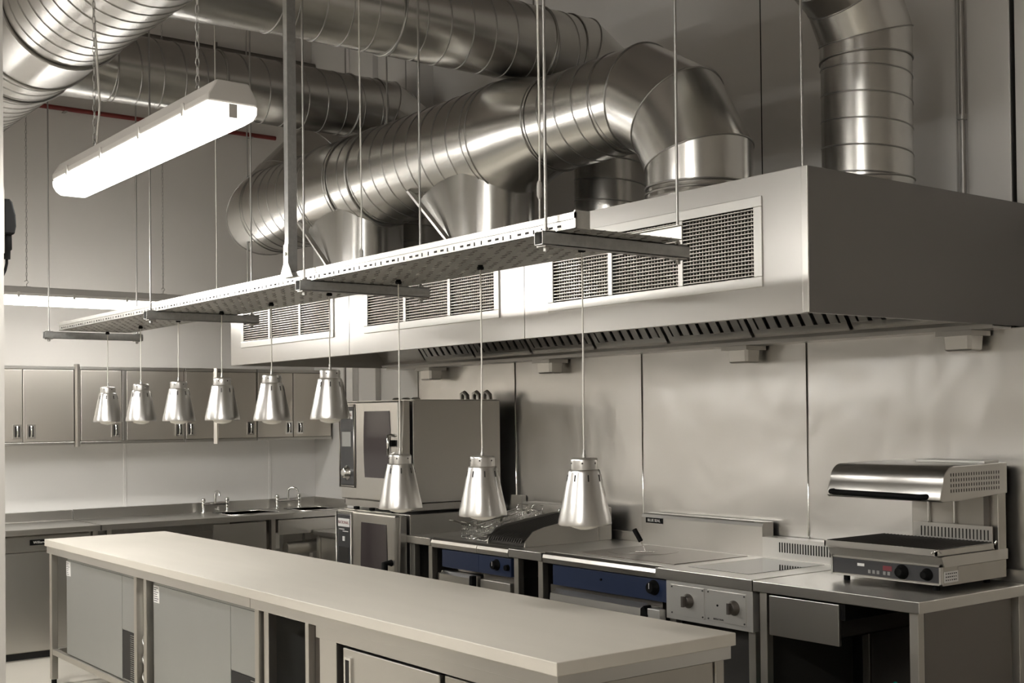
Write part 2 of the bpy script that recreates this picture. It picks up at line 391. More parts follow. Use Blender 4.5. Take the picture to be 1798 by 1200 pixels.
# grease cups under the rear gutter
cups = []
for i, (x, l) in enumerate(((-7.34, 'small steel grease cup under the hood gutter above the ovens'), (-5.99, 'small steel grease cup under the hood gutter, second from the ovens'),
                            (-4.38, 'small steel grease cup under the hood gutter above the blue fronted range'), (-3.10, 'small steel grease cup under the hood gutter at the right, above the salamander grill'))):
    if i == 0:
        g0 = thing('grease_cup', l, 'grease cup', (x, 4.86, 1.93), 'grease cups under the hood')
        MB().rings([[Vector((x + sx * (.066 + k), 4.862 + sy * (.052 + k), z)) for sx, sy in ((-.8, -1), (.8, -1), (1, -.75), (1, .75), (.8, 1), (-.8, 1), (-1, .75), (-1, -.75))] for z, k in ((1.903, -.008), (1.908, 0), (1.968, .004))], smooth=False).build('bowl', 'steel', g0, bevel=.003)
        B(x - .088, 4.785, 1.968, x + .088, 4.935, 1.990).build('rim', 'hood', g0)
    else:
        c = copy_tree(g0); c.location = (x, 4.86, 1.93); c['label'] = l

# ================================================================== DUCTS
YC, ZM = 3.80, 3.06
sd = thing('supply_duct', 'large shiny spiral duct lying over the front of the hood, elbow down at its right', 'duct', (-5.8, YC, HZ1))
for a, b, r, ph in ((-7.60, -6.80, .285, 0), (-6.42, -4.98, .285, 1), (-4.60, -4.03, .228, 2)):
    mb = MB(); spiral(mb, (a, YC, ZM), (b, YC, ZM), r, .125, phase=ph); mb.build('spiral_section', ['galv', 'seam'], sd)
mb = MB(); mb.cyl((-6.80, YC, ZM), (-6.42, YC, ZM), .290, seg=48, caps=False)
for x in (-6.80, -6.77, -6.45, -6.42): hoop(mb, (x, YC, ZM), (1, 0, 0), .289)
mb.build('coupling', ['galv_plain', 'seam'], sd)
mb = MB(); mb.rings([ring((x, YC, z), (1, 0, 0), r, 48) for x, r, z in ((-4.98, .288, ZM), (-4.90, .288, ZM), (-4.65, .231, ZM + .01), (-4.58, .231, ZM))], caps=False)
for x, r in ((-4.98, .288), (-4.60, .231)): hoop(mb, (x, YC, ZM), (1, 0, 0), r)
mb.build('reducer', ['galv_plain', 'seam'], sd)
Rb = .46
pts = arc_pts((-3.66 - Rb, YC, ZM - Rb), (0, 0, 1), (1, 0, 0), Rb, 3)
pts[0] = Vector((-4.03 - .03, YC, ZM)) if pts[0].x > -4.06 else pts[0]
mb = MB(); mitred(mb, [pts[0], pts[1], pts[2], pts[3], Vector((-3.66, YC, 2.60))], .229); mb.build('elbow', ['galv_plain', 'seam'], sd)
mb = MB(); mb.lathe((-3.66, YC, HZ1), [(.235, .0), (.235, .012), (.226, .03), (.226, .07)], 48, caps=False); hoop(mb, (-3.66, YC, 2.60), (0, 0, 1), .229); hoop(mb, (-3.66, YC, 2.573), (0, 0, 1), .229)
mb.build('flange_collar', ['galv_plain', 'seam'], sd)
mb = MB(); mitred(mb, [Vector((-7.60, YC, ZM)), Vector((-7.66, YC, ZM)), Vector((-7.76, YC + .15, ZM + .13)), Vector((-7.76, YC + .42, ZM + .40)), Vector((-7.76, 4.93, 3.88))], .285); mb.build('elbow', ['galv_plain', 'seam'], sd)
def boot(x0, x1, xs):      # shoe branch: round drop whose upstream side slants out to xs under the main
    n = 40; cx = (x0 + x1) / 2; r = (x1 - x0) / 2
    low = ring((cx, YC, HZ1), (0, 0, 1), r, n); top = []
    for p in low:
        ty = YC + (p.y - YC) * 1.0
        tx = p.x if p.x > cx else cx - (cx - p.x) * ((cx - xs) / r)
        top.append(Vector((tx, ty, ZM - math.sqrt(max(0, .285 ** 2 - (ty - YC) ** 2)) + .015)))
    mb = MB(); mb.rings([low, top], caps=False, smooth=True)
    mb.mi = 1; mb.tube([p + (p - Vector((cx, YC, p.z))).normalized() * .003 for p in top], .004, 6, closed=True)
    hoop(mb, (cx, YC, HZ1 + .01), (0, 0, 1), r)
    o = mb.build('branch_boot', ['galv_plain', 'seam'], sd)
    y = YC - r + .008; mb = MB()
    mb.hexa([(cx - .13, y - .004, HZ1 + .01), (cx - .10, y - .012, HZ1 + .01), (cx - .10, y + .02, HZ1 + .01), (cx - .13, y + .02, HZ1 + .01)],
            [(xs + .16, y - .004, 2.865), (xs + .19, y - .012, 2.865), (xs + .19, y + .02, 2.865), (xs + .16, y + .02, 2.865)])
    mb.build('joint_flange', 'hood', o)
boot(-5.36, -4.92, -5.80); boot(-6.64, -6.20, -7.08)
for x in (-6.18,):
    mb = MB(); mb.cyl((x, YC, ZM + .28), (x, YC, 5.19), .005, seg=8); mb.tube(ring((x, YC, ZM), (1, 0, 0), .29, 32), .006, 6, closed=True); mb.build('hanger', 'wire', sd)

def extract(X, ZC, Yv, r, label, ph, saddle, Rb=.32, y0=2.0, gores=3):
    t = thing('extract_duct', label, 'duct', (X, Yv, HZ1), 'extract ducts rising from the rear of the hood')
    mb = MB(); spiral(mb, (X, Yv, HZ1 + .09), (X, Yv, ZC - Rb), r, .113, phase=ph, hand=-1); mb.build('spiral_riser', ['galv', 'seam'], t)
    mb = MB(); mb.lathe((X, Yv, HZ1), [(r + .012, 0), (r + .012, .01), (r + .003, .02), (r + .003, .095)], 48, caps=False); hoop(mb, (X, Yv, HZ1 + .09), (0, 0, 1), r + .003); mb.build('flange_collar', ['galv_plain', 'seam'], t)
    p = arc_pts((X, Yv - Rb, ZC - Rb), (0, 1, 0), (0, 0, 1), Rb, gores)
    mb = MB(); mitred(mb, p, r + .003); mb.build('elbow', ['galv_plain', 'seam'], t)
    mb = MB(); spiral(mb, (X, Yv - Rb, ZC), (X, y0, ZC), r, .132, phase=ph + 1); mb.build('spiral_section', ['galv', 'seam'], t)
    return t
HDY, HDZ, HDR = 1.83, 3.60, .30
e1 = extract(-3.285, 3.56, 4.45, .192, 'round spiral extract duct rising from the right end of the hood', 0, True, Rb=.40)
e2 = extract(-4.97, 3.56, 4.47, .196, 'spiral extract duct passing highest in view, dropping behind the big elbow', 1, True)
e3 = extract(-6.93, 3.66, 4.47, .196, 'darker spiral extract duct nearest the left wall, lower in view', 2, True)
for t, X, ys in ((e1, -3.285, 2.35), (e2, -4.97, 2.45), (e3, -6.93, 2.40)):
    zc = 3.66 if t is e3 else 3.56
    mb = MB(); rs = []
    for yy, k in ((ys, 1.0), (HDY + .10, 1.75)):
        rs.append([Vector((X + math.sin(2 * PI * j / 40) * .199 * k, yy, zc + math.cos(2 * PI * j / 40) * .199)) for j in range(40)])
    mb.rings(rs, caps=False); hoop(mb, (X, ys, zc), (0, 1, 0), .198); mb.build('branch_boot', ['galv_plain', 'seam'], t)
    for yy in (3.05, 3.95):
        mb = MB(); mb.cyl((X, yy, zc + .19), (X, yy, 5.19), .005, seg=8); mb.tube(ring((X, yy, zc), (0, 1, 0), .200, 32), .005, 6, closed=True); mb.build('hanger', 'wire', t)
hd = thing('header_duct', 'widest spiral duct crossing the upper left corner above the strip light', 'duct', (-5.5, HDY, HDZ))
for a, b, ph, pi_ in ((-9.25, -6.25, 0, .11), (-5.84, -2.2, 2, .115)):
    mb = MB(); spiral(mb, (a, HDY, HDZ), (b, HDY, HDZ), HDR, pi_, phase=ph); mb.build('spiral_section', ['galv', 'seam'], hd)
mb = MB(); mb.cyl((-6.27, HDY, HDZ), (-5.82, HDY, HDZ), HDR + .005, seg=48, caps=False)
for x in (-6.27, -5.82): hoop(mb, (x, HDY, HDZ), (1, 0, 0), HDR + .006, w=.008)
mb.build('coupling', ['galv_plain', 'seam'], hd)
for x in (-8.3, -6.6, -4.0, -2.6):
    mb = MB(); mb.cyl((x, HDY, HDZ + .3), (x, HDY, 5.19), .006, seg=8); mb.tube(ring((x, HDY, HDZ), (1, 0, 0), HDR + .006, 32), .006, 6, closed=True); mb.build('hanger', 'wire', hd)

# ================================================================== CABLE TRAY
TX0, TX1, TY0, TY1, TZ = -7.86, -2.835, 2.41, 2.86, 2.206
tray = thing('cable_tray', 'long galvanised cable tray hung over the island with the lamps below it', 'cable tray', (-5.3, 2.65, TZ))
mb = MB(); mb.box(TX0, TY0, TZ, TX1, TY1, TZ + .002)
for i in range(112):          # raised pressed slots on the underside
    x = TX0 + .02 + i * .045
    for j in range(9):
        y = TY0 + .035 + j * .047 + (.02 if i % 2 else 0)
        if y < TY1 - .02: mb.mi = 1 if (i + j) % 3 else 0; mb.box(x, y, TZ - .0015, x + .024, y + .006, TZ)
mb.mi = 0; mb.build('tray_bed', ['traymat', 'steel_dark'], tray)
for nm, y, sgn in (('side_flange', TY0, 1), ('side_flange', TY1, -1)):
    mb = MB(); mb.box(TX0, y, TZ, TX1, y + .002 * sgn, TZ + .048); mb.box(TX0, y, TZ + .046, TX1, y + .016 * sgn, TZ + .048)
    if sgn == 1:
        mb.box(TX0, y - .004, TZ + .030, TX1, y + .0, TZ + .050)      # rolled return
        mb.mi = 1; n = 122
        for i in range(n):
            x = TX0 + .05 + i * (TX1 - TX0 - .1) / n
            if (i // 2) % 2: mb.box(x, y - .0012, TZ + .007, x + .005, y - .0002, TZ + .020)
            else: mb.box(x, y - .0012, TZ + .011, x + .018, y - .0002, TZ + .018)
    mb.mi = 0; mb.build('side_flange', ['traymat', 'void'], tray)
mb = MB(); mb.box(TX1 - .006, TY0 - .004, TZ + .002, TX1, TY0 + .055, TZ + .055); mb.build('end_bracket', 'traymat', tray)
for x in (-2.945, -4.53, -6.23, -7.97):
    mb = MB(); z0, z1 = TZ - .043, TZ - .001; y0, y1 = 2.35, 2.985; h = .0205
    mb.box(x - h, y0, z0, x - h + .0025, y1, z1); mb.box(x + h - .0025, y0, z0, x + h, y1, z1); mb.box(x - h, y0, z0, x + h, y1, z0 + .0025)
    mb.box(x - h, y0, z1 - .0025, x - h + .010, y1, z1); mb.box(x + h - .010, y0, z1 - .0025, x + h, y1, z1)
    rail = mb.build('support_rail', 'strut', tray)
    for y in (2.38, 2.95):
        mb = MB(); mb.box(x - .022, y - .02, z0 - .005, x + .022, y + .02, z0); mb.cyl((x, y, z0 - .018), (x, y, z0 - .005), .009, seg=6); mb.build('washer_nut', 'wire', rail)
        mb = MB(); mb.box(x - .022, y - .02, z1, x + .022, y + .02, z1 + .004); mb.cyl((x, y, z1 + .004), (x, y, z1 + .014), .009, seg=6); mb.build('washer_nut', 'wire', rail)
        MB().cyl((x, y, z0 - .02), (x, y, 5.19), .005, seg=8).build('threaded_rod', 'wire', tray)
# drop channel with its foot
mb = MB(); x, y = -4.70, 2.395; 
mb.box(x - .035, y, TZ + .055, x + .0, y + .003, 5.19); mb.box(x - .035, y + .0, TZ + .055, x - .032, y + .041, 5.19); mb.box(x + .0, y + .0, TZ + .055, x + .003, y + .041, 5.19)
mb.box(x - .035, y + .038, TZ + .055, x - .022, y + .041, 5.19); mb.box(x - .013, y + .038, TZ + .055, x + .0, y + .041, 5.19)
mb.build('drop_channel', 'strut', tray)
mb = MB(); mb.hexa([(x - .036, y - .004, TZ + .09), (x + .004, y - .004, TZ + .09), (x + .004, y - .001, TZ + .09), (x - .036, y - .001, TZ + .09)], [(x - .036, y - .004, TZ + .17), (x + .004, y - .004, TZ + .17), (x + .004, y - .001, TZ + .17), (x - .036, y - .001, TZ + .17)])
mb.hexa([(x - .075, y - .004, TZ + .03), (x + .045, y - .004, TZ + .03), (x + .045, y - .001, TZ + .03), (x - .075, y - .001, TZ + .03)], [(x - .036, y - .004, TZ + .09), (x + .004, y - .004, TZ + .09), (x + .004, y - .001, TZ + .09), (x - .036, y - .001, TZ + .09)])
mb.cyl((x - .016, y - .010, TZ + .13), (x - .016, y - .004, TZ + .13), .008, seg=6); mb.build('foot_bracket', 'traymat', tray)
def cable(x, y, z, label, splice=None):
    t = thing('power_cable', label, 'cable', (x, y, z))
    MB().tube([(x, y, z), (x + .004, y, z + .3), (x - .003, y, z + 1), (x, y, 5.19)], .0035, 6).build('flex', 'cord', t)
    if splice: MB().lathe((x, y, z + splice), [(.004, 0), (.009, .01), (.009, .05), (.004, .06)], 10).build('connector', 'greyplastic', t)
cable(-3.062, 2.45, TZ + .045, 'thin pale cable dropping beside the rightmost tray rods', .08)
cable(-4.612, 2.70, TZ + .045, 'thin pale cable with white connector dropping to the tray middle', .06)
cable(-6.35, 2.80, TZ + .045, 'thin pale cable dropping to the tray left of the drop channel')

# ================================================================== PENDANT HEAT LAMPS
def lamp(x, y, zb, label, ztop):
    t = thing('heat_lamp', label, 'heat lamp', (x, y, zb), 'heat lamps hung under the cable tray')
    H = .228
    mb = MB(); mb.lathe((x, y, zb), [(.088, 0), (.090, .002), (.090, .006), (.088, .02), (.081, .05), (.0545, .176), (.052, .182), (.049, .184)], 40, caps=False)
    mb.lathe((x, y, zb), [(.086, .001), (.079, .05), (.052, .178)], 40, caps=False)
    mb.mi = 1
    for k in range(8):
        a = 2 * PI * k / 8 + .3; e = Vector((math.cos(a), math.sin(a), 0)); q = Vector((-e.y, e.x, 0))
        def P(s, z, d): r = .0545 + (.176 - z) / .126 * .0265 + d; return Vector((x, y, zb + z)) + e * r + q * s
        mb.hexa([P(-.0022, .146, .0), P(.0022, .146, .0), P(.0022, .146, .0012), P(-.0022, .146, .0012)], [P(-.0022, .168, .0), P(.0022, .168, .0), P(.0022, .168, .0012), P(-.0022, .168, .0012)])
    mb.mi = 0; mb.build('shade', ['alu', 'void'], t)
    mb = MB(); mb.lathe((x, y, zb), [(.046, .184), (.0462, .214), (.045, .220), (.041, .2225), (.006, .2235)], 32)
    mb.mi = 1
    for k in range(6):
        a = 2 * PI * k / 6 + .2; e = Vector((math.cos(a), math.sin(a), 0)); c = Vector((x, y, zb + .206))
        mb.cyl(c + e * .0455, c + e * .0468, .0032, seg=8)
    mb.mi = 0; mb.build('cap', ['alu', 'void'], t)
    MB().lathe((x, y, zb + .2235), [(.007, 0), (.007, .008), (.0045, .012), (.0045, .022), (.003, .028)], 12).build('cord_grip', 'wire', t)
    mb = MB(); mb.lathe((x, y, zb), [(.02, .10), (.045, .045), (.055, .015), (.045, -.008), (.02, -.016), (.002, -.018)], 24); mb.build('bulb', 'bulb', t)
    j = random.uniform(-.003, .003)
    MB().tube([(x, y, zb + .245), (x + j, y, zb + .36), (x - j, y, (zb + ztop) / 2 + .1), (x, y, ztop - .01)], .003, 8).build('cord', 'cord', t)
    mb = MB(); mb.lathe((x, y, ztop - .012), [(.006, -.008), (.013, -.006), (.013, .004), (.010, .004), (.010, .0105)], 12); mb.build('tray_gland', 'black', t)
    return t
names = ['rightmost of the three low hung spun aluminium heat lamps', 'middle of the three low hung spun aluminium heat lamps', 'leftmost of the three low hung spun aluminium heat lamps, before the ovens',
         'spun aluminium heat lamp hung high, nearest of the six before the cabinets', 'second from the right of the six high hung heat lamps', 'third from the right of the six high hung heat lamps',
         'third from the left of the six high hung heat lamps', 'second from the left of the six high hung heat lamps', 'leftmost and farthest heat lamp under the end of the tray']
lx = [-3.132, -3.714, -4.29, -4.873, -5.453, -6.031, -6.614, -7.193, -7.77]
for i, x in enumerate(lx):
    zb = (1.272, 1.268, 1.264, 1.632, 1.628, 1.632, 1.630, 1.631, 1.628)[i]
    lamp(x, 2.685, zb, names[i], TZ - .001)

# ================================================================== STRIP LIGHTS
def strip_light(cx, cy, zb, length, along, label, zc=5.19, group=None, tm='tube'):
    """weatherproof fluorescent: zb underside of the diffuser"""
    t = thing('strip_light', label, 'strip light', (cx, cy, zb), group)
    ax = 'x' if along == 'x' else 'y'; c = cx if ax == 'x' else cy; o = cy if ax == 'x' else cx
    a, b = c - length / 2, c + length / 2
    def pr(mb, poly, s, e):
        pl = [(o + p[0], zb + p[1]) for p in poly]
        return mb.prism(pl, ax, s, e)
    dif = [(-.042, 0), (.042, 0), (.060, .012), (.071, .030), (.072, .052), (-.072, .052), (-.071, .030), (-.060, .012)]
    pr(MB(), dif, a + .012, b - .012).build('diffuser', tm, t, bevel=.004)
    hs = [(-.074, .053), (.074, .053), (.074, .072), (.048, .115), (-.048, .115), (-.074, .072)]
    pr(MB(), hs, a, b).build('housing', 'greyplastic', t, bevel=.005)
    for s, e in ((a - .004, a + .012), (b - .012, b + .004)): ec = MB(); pr(ec, dif, s, e); ec.build('end_lens', 'endlens', t, bevel=.004)
    for e in (a - .0045, b + .0035): pr(MB(), [(-.014, .012), (.010, .012), (.010, .050), (-.014, .050)], e, e + .001).build('lamp_holder', 'greyplastic', t)
    def Q(u, v, z): return (u, o + v, zb + z) if ax == 'x' else (o + v, u, zb + z)
    for k in range(4):
        u = a + length * (k + .5) / 4
        for s in (-1, 1):
            mb = MB(); p = Q(u - .008, s * .0735, .042); q = Q(u + .008, s * .078, .078); mb.box(*p, *q); mb.build('clip', 'greyplastic', t)
    for s in (-1, 1):
        u = c + s * length * .325
        hk = MB(); hk.box(*Q(u - .02, -.02, .115), *Q(u + .02, .02, .120)); hk.tube([Q(u, 0, .118), Q(u, .0, .135), Q(u + .012, 0, .15), Q(u, 0, .165), Q(u - .012, 0, .152)], .003, 6); hk.build('hook', 'wire', t)
        ch = MB(); z = .158; i = 0
        while zb + z + .02 < zc:      # chain of alternate links
            d = .0055; pts = []
            for kk in range(8):
                aa = 2 * PI * kk / 8; vx = math.sin(aa) * d; vz = math.cos(aa) * .016 + .016
                pts.append(Q(u + (vx if i % 2 else 0), (0 if i % 2 else vx), z + vz))
            ch.tube(pts, .0016, 4, closed=True); z += .026; i += 1
        ch.build('chain', 'wire', t)
    return t, (a, b)
sl, (sa, sb) = strip_light(-3.865, 1.45, 2.462, 1.39, 'x', 'lit fluorescent strip light on chains at upper left, nearest the camera')
MB().tube([(-4.34, 1.462, 2.58), (-4.325, 1.472, 2.75), (-4.335, 1.465, 2.95), (-4.36, 1.455, 3.2), (-4.36, 1.447, 3.5), (-4.36, 1.445, 5.19)], .004, 6).build('supply_flex', 'cord', sl)
strip_light(-8.30, 2.80, 2.40, 1.42, 'y', 'lit fluorescent strip light hung along the left wall above the cabinets', zc=5.19)
# fill strip lights added outside the view to light the room
strip_light(-8.30, 0.60, 2.40, 1.42, 'y', 'added fill strip light along the left wall, beyond the left edge of the view', zc=5.19)
strip_light(-8.30, -1.60, 2.40, 1.42, 'y', 'added fill strip light along the left wall, behind the pier', zc=5.19)
strip_light(-6.60, 1.45, 2.47, 1.47, 'x', 'added fill strip light over the aisle, beyond the left edge of the view', tm='tube2')
strip_light(-4.20, -1.60, 3.20, 1.47, 'x', 'added fill strip light left of and behind the camera', tm='tube2')
strip_light(-0.70, -2.20, 3.70, 1.47, 'x', 'added fill strip light high behind the camera', tm='tube3')

# ================================================================== ISLAND
IX0, IX1, IY0, IY1 = -7.90, -2.848, 2.325, 3.105
t = thing('island_counter', 'long island counter with beige stone top and steel underframe', 'counter', (-5.4, 2.7, 0))
MB().box(IX0, IY0, .857, IX1, IY1, .90).build('worktop', 'stone', t, bevel=.003)
MB().box(IX0 + .005, IY0 + .012, .812, -4.977, IY1 - .012, .856).build('frame_band', 'steel', t, bevel=.002)
MB().box(-4.973, IY0 + .012, .812, IX1 - .012, IY1 - .012, .856).build('frame_band', 'steel', t, bevel=.002)
for x in (-7.87, -6.41, -6.27, -4.95, -2.93):
    for y in (IY0 + .02, IY1 - .055): B(x, y, .03, x + .04, y + .04, .812).build('leg', 'steel_dull', t, bevel=.003)
    for y in (IY0 + .04, IY1 - .035): MB().cyl((x + .02, y, 0), (x + .02, y, .03), .016, seg=10).build('foot', 'black', t)
B(-7.83, IY0 + .025, .185, -6.41, IY0 + .055, .22).build('lower_rail', 'steel_dull', t, bevel=.002)
B(-6.23, IY0 + .025, .185, -4.95, IY0 + .055, .22).build('lower_rail', 'steel_dull', t, bevel=.002)
B(-7.87, IY0 + .05, .185, -7.83, IY1 - .05, .22).build('lower_rail', 'steel_dull', t, bevel=.002)
B(-7.83, IY1 - .055, .185, -4.95, IY1 - .025, .22).build('lower_rail', 'steel_dull', t, bevel=.002)
B(-2.935, IY0 + .06, .16, -2.90, IY1 - .06, .80).build('end_panel', 'steel_dull', t)
def back_fridge(x0, x1, label, xp, xg):
    t = thing('counter_fridge', label, 'fridge', ((x0 + x1) / 2, 2.7, .22), 'fridges under the island showing their backs')
    B(x0, 2.372, .222, x1, 2.98, .80).build('carcass', 'panelgrey', t, bevel=.003)
    B(x0 + .004, 2.366, .226, xp - .004, 2.372, .79).build('back_panel', 'panelgrey', t, bevel=.001)
    B(xp, 2.366, .50, x1 - .004, 2.372, .79).build('side_panel', 'panelgrey', t, bevel=.001)
    mb = MB(); mb.mi = 0; mb.box(xp + .005, 2.3665, .235, x1 - .01, 2.3715, .495); mb.mi = 1
    for i in range(22): z = .245 + i * .0112; mb.box(x1 - .07, 2.362, z, x1 - .012, 2.3665, z + .003)
    mb.mi = 0; mb.build('condenser_grille', ['void', 'wire'], t)
    mb = MB(); mb.box(xg, 2.364, .70, xg + .075, 2.366, .785); l = mb.build('rating_label', 'label', t)
    mb = MB()
    for i in range(7): mb.box(xg + .006, 2.3632, .708 + i * .011, xg + .006 + .06 * random.uniform(.5, 1), 2.364, .7115 + i * .011)
    mb.build('print', 'ink', l)
    return t
back_fridge(-7.60, -6.44, 'grey backed fridge under the left end of the island, white label at its corner', -6.64, -7.595)
back_fridge(-6.185, -4.96, 'grey backed fridge under the island, second from its left end', -5.24, -6.175)
tag(B(-6.355, 2.39, .35, -6.30, 2.62, .79).build('document_box', 'label', bevel=.002), 'white box standing between the two fridges under the island', 'box')
# pipes behind the gap
t = thing('island_pipe', 'coiled pale pipe in the gap between the island fridges', 'pipe', (-6.34, 2.40, .22))
MB().tube([(-6.335 + .02 * math.sin(i * .8), 2.375 + .006 * math.cos(i * .8), .225 + i * .012) for i in range(26)], .006, 6).build('pipe', 'wire', t)
# open bay, dark cabinet then the hot cupboard
t = thing('open_shelf_unit', 'dark open backed steel unit under the middle of the island', 'shelf unit', (-4.6, 2.7, .10))
B(-4.89, 2.36, .10, -4.845, 2.40, .81).build('post', 'steel', t, bevel=.002)
B(-4.53, 2.37, .10, -4.50, 2.40, .81).build('post', 'steel', t, bevel=.002)
B(-4.50, 2.40, .10, -4.40, 3.02, .81).build('side_panel', 'steel_dark', t)
B(-4.845, 3.0, .10, -4.50, 3.02, .81).build('inner_panel', 'steel_dark', t)
B(-4.88, 2.42, .10, -4.53, 3.0, .12).build('shelf', 'steel_dark', t)
t = thing('hot_cupboard', 'bright steel hot cupboard with sliding door under the near half of the island', 'cupboard', (-3.7, 2.7, .10))
mb = MB(); mb.box(-4.385, 2.38, .10, -4.36, 3.04, .81); mb.box(-3.02, 2.38, .10, -2.96, 3.04, .81); mb.box(-4.36, 3.02, .10, -3.02, 3.04, .81); mb.box(-4.36, 2.38, .10, -3.02, 3.02, .13); mb.box(-4.36, 2.38, .795, -3.02, 3.02, .81)
mb.build('carcass', 'steel', t)
B(-4.385, 2.342, .765, -2.96, 2.38, .812).build('top_rail', 'steel', t, bevel=.002)
B(-4.36, 2.345, .13, -4.225, 2.385, .765).build('stile', 'steel', t, bevel=.002)
d = B(-4.185, 2.352, .15, -3.52, 2.378, .752).build('door', 'steel', t, bevel=.004)
mb = MB(); mb.box(-4.165, 2.344, .52, -4.155, 2.353, .72); mb.box(-4.125, 2.344, .52, -4.115, 2.353, .72); mb.box(-4.155, 2.344, .71, -4.125, 2.353, .72); mb.box(-4.155, 2.344, .52, -4.125, 2.353, .53)
mb.mi = 1; mb.box(-4.155, 2.350, .53, -4.125, 2.353, .71); mb.build('handle', ['chrome', 'void'], d)
B(-3.50, 2.362, .15, -3.02, 2.38, .752).build('door', 'steel_dull', t, bevel=.003)
B(-2.99, 2.345, .10, -2.95, 2.385, .765).build('stile', 'steel', t, bevel=.002)

# ================================================================== LEFT WALL RUN
CX0, CX1 = XW + .012, -8.675
t = thing('side_counter', 'plain steel worktop at the far left over the glossy fridge', 'counter', (-9.0, 2.5, 0))
B(CX0, 2.0, .86, CX1, 2.94, .90).build('worktop', 'steel', t, bevel=.003)
B(CX0, 2.0, .90, CX0 + .018, 2.94, .975).build('upstand', 'steel', t, bevel=.003)
for y in (2.02, 2.90): B(-8.76, y, 0, -8.72, y + .035, .86).build('leg', 'steel_dull', t)
t = thing('undercounter_fridge', 'glossy dark steel fridge under the worktop at far left', 'fridge', (-9.0, 2.47, 0))
B(-9.25, 2.10, .05, -8.755, 2.885, .85).build('carcass', 'steel_dull', t, bevel=.003)
d = B(-8.755, 2.105, .06, -8.722, 2.88, .735).build('door', 'steel_v', t, bevel=.004)
B(-8.755, 2.105, .745, -8.728, 2.88, .845).build('control_fascia', 'steel', t, bevel=.003)
b = B(-8.728, 2.47, .785, -8.724, 2.60, .823).build('badge', 'black', t, bevel=.002)
text('lettering', 'Williams', (-8.7235, 2.535, .804), .024, (0, 1, 0), (0, 0, 1), 'label', b)
B(-9.2, 2.12, 0, -8.78, 2.87, .05).build('plinth', 'rubber', t)
# sink counter with two bowls
def sink_counter():
    t = thing('sink_counter', 'long steel sink counter along the left wall with two bowls', 'sink counter', (-9.0, 4.0, 0))
    bowls = [(-9.14, -8.80, 3.98, 4.38), (-9.14, -8.80, 4.60, 4.92)]; mb = MB()
    ys = [2.95, 3.98, 4.38, 4.60, 4.92, 4.99]
    mb.box(CX0, 2.95, .86, -9.14, 4.985, .90); mb.box(-8.80, 2.95, .86, CX1, 4.985, .90)
    for a, b in ((2.95, 3.98), (4.38, 4.60), (4.92, 4.985)): mb.box(-9.14, a, .86, -8.80, b, .90)
    mb.build('worktop', 'steel', t)
    mb = MB(); mb.box(CX0, 2.95, .90, CX0 + .018, 4.985, .975); mb.box(CX0, 4.967, .90, CX1 + .28 - .3, 4.985, .975); mb.build('upstand', 'steel', t)
    for x0, x1, y0, y1 in bowls:
        mb = MB(); mb.box(x0, y0, .62, x1, y1, .63); mb.box(x0 - .008, y0, .62, x0, y1, .897); mb.box(x1, y0, .62, x1 + .008, y1, .897); mb.box(x0, y0 - .008, .62, x1, y0, .897); mb.box(x0, y1, .62, x1, y1 + .008, .897)
        mb.tube([(x0, y0, .902), (x1, y0, .902), (x1, y1, .902), (x0, y1, .902)], .005, 6, closed=True); mb.build('bowl', 'chrome', t)
    for y in (3.0, 4.28, 4.93): B(-8.76, y, 0, -8.72, y + .035, .86).build('leg', 'steel_dull', t)
    B(-8.735, 3.80, .25, -8.715, 4.235, .845).build('front_panel', 'steel', t, bevel=.003)
    B(-8.735, 3.02, .25, -8.73, 3.80, .80).build('inner_panel', 'steel_dark', t)
    B(-8.72, 4.33, .735, -8.70, 4.92, .85).build('apron', 'steel', t, bevel=.003)
    MB().cyl((-8.76, 4.42, .62), (-8.76, 4.90, .62), .05, seg=16).build('waste_pipe', 'steel_dull', t)
    MB().tube([(-8.95, 4.75, .62), (-8.95, 4.75, .50), (-8.92, 4.78, .45), (-8.88, 4.82, .48), (-8.86, 4.84, .52), (-8.86, 4.92, .53)], .022, 10).build('trap', 'pvc', t)
    return t
sink_counter()
def tap(y, label, ang):
    t = thing('mixer_tap', label, 'tap', (-9.22, y, .90), 'chrome bridge mixer taps')
    x = -9.22; c = MB()
    for s in (-1, 1):
        c = MB(); c.lathe((x, y + s * .10, .90), [(.022, 0), (.022, .006), (.011, .012), (.011, .05), (.015, .055), (.015, .075), (.012, .085)], 16)
        pl = c.build('pillar', 'chrome', t)
        h = MB(); h.lathe((x, y + s * .10, .985), [(.010, 0), (.018, .004), (.019, .02), (.012, .028), (.004, .03)], 12); h.build('tap_head', 'chrome', pl)
    MB().cyl((x, y - .10, .962), (x, y + .10, .962), .0125, seg=12).build('bridge', 'chrome', t)
    dx, dy = math.cos(ang), math.sin(ang)
    P = [(0, .962), (0, 1.00), (.0, 1.045), (.012, 1.062), (.04, 1.068), (.07, 1.058), (.08, 1.04), (.08, 1.03)]
    MB().tube([(x + dx * r, y + dy * r, z) for r, z in P], .010, 10).build('spout', 'chrome', t)
tap(4.04, 'chrome bridge mixer tap at the left sink, spout straight out', 0.0)
tap(4.68, 'chrome bridge mixer tap at the right sink beside the corner, spout turned', .9)
t = thing('low_table', 'low steel table beside the ovens under the sink counter end', 'table', (-8.35, 4.85, 0))
B(-8.68, 4.62, .72, -7.80, 4.93, .755).build('top', 'steel', t, bevel=.003)
for x in (-8.66, -7.86): B(x, 4.64, 0, x + .035, 4.675, .72).build('leg', 'steel_dull', t)
B(-8.62, 4.66, .10, -7.87, 4.67, .70).build('front_panel', 'steel_dull', t)

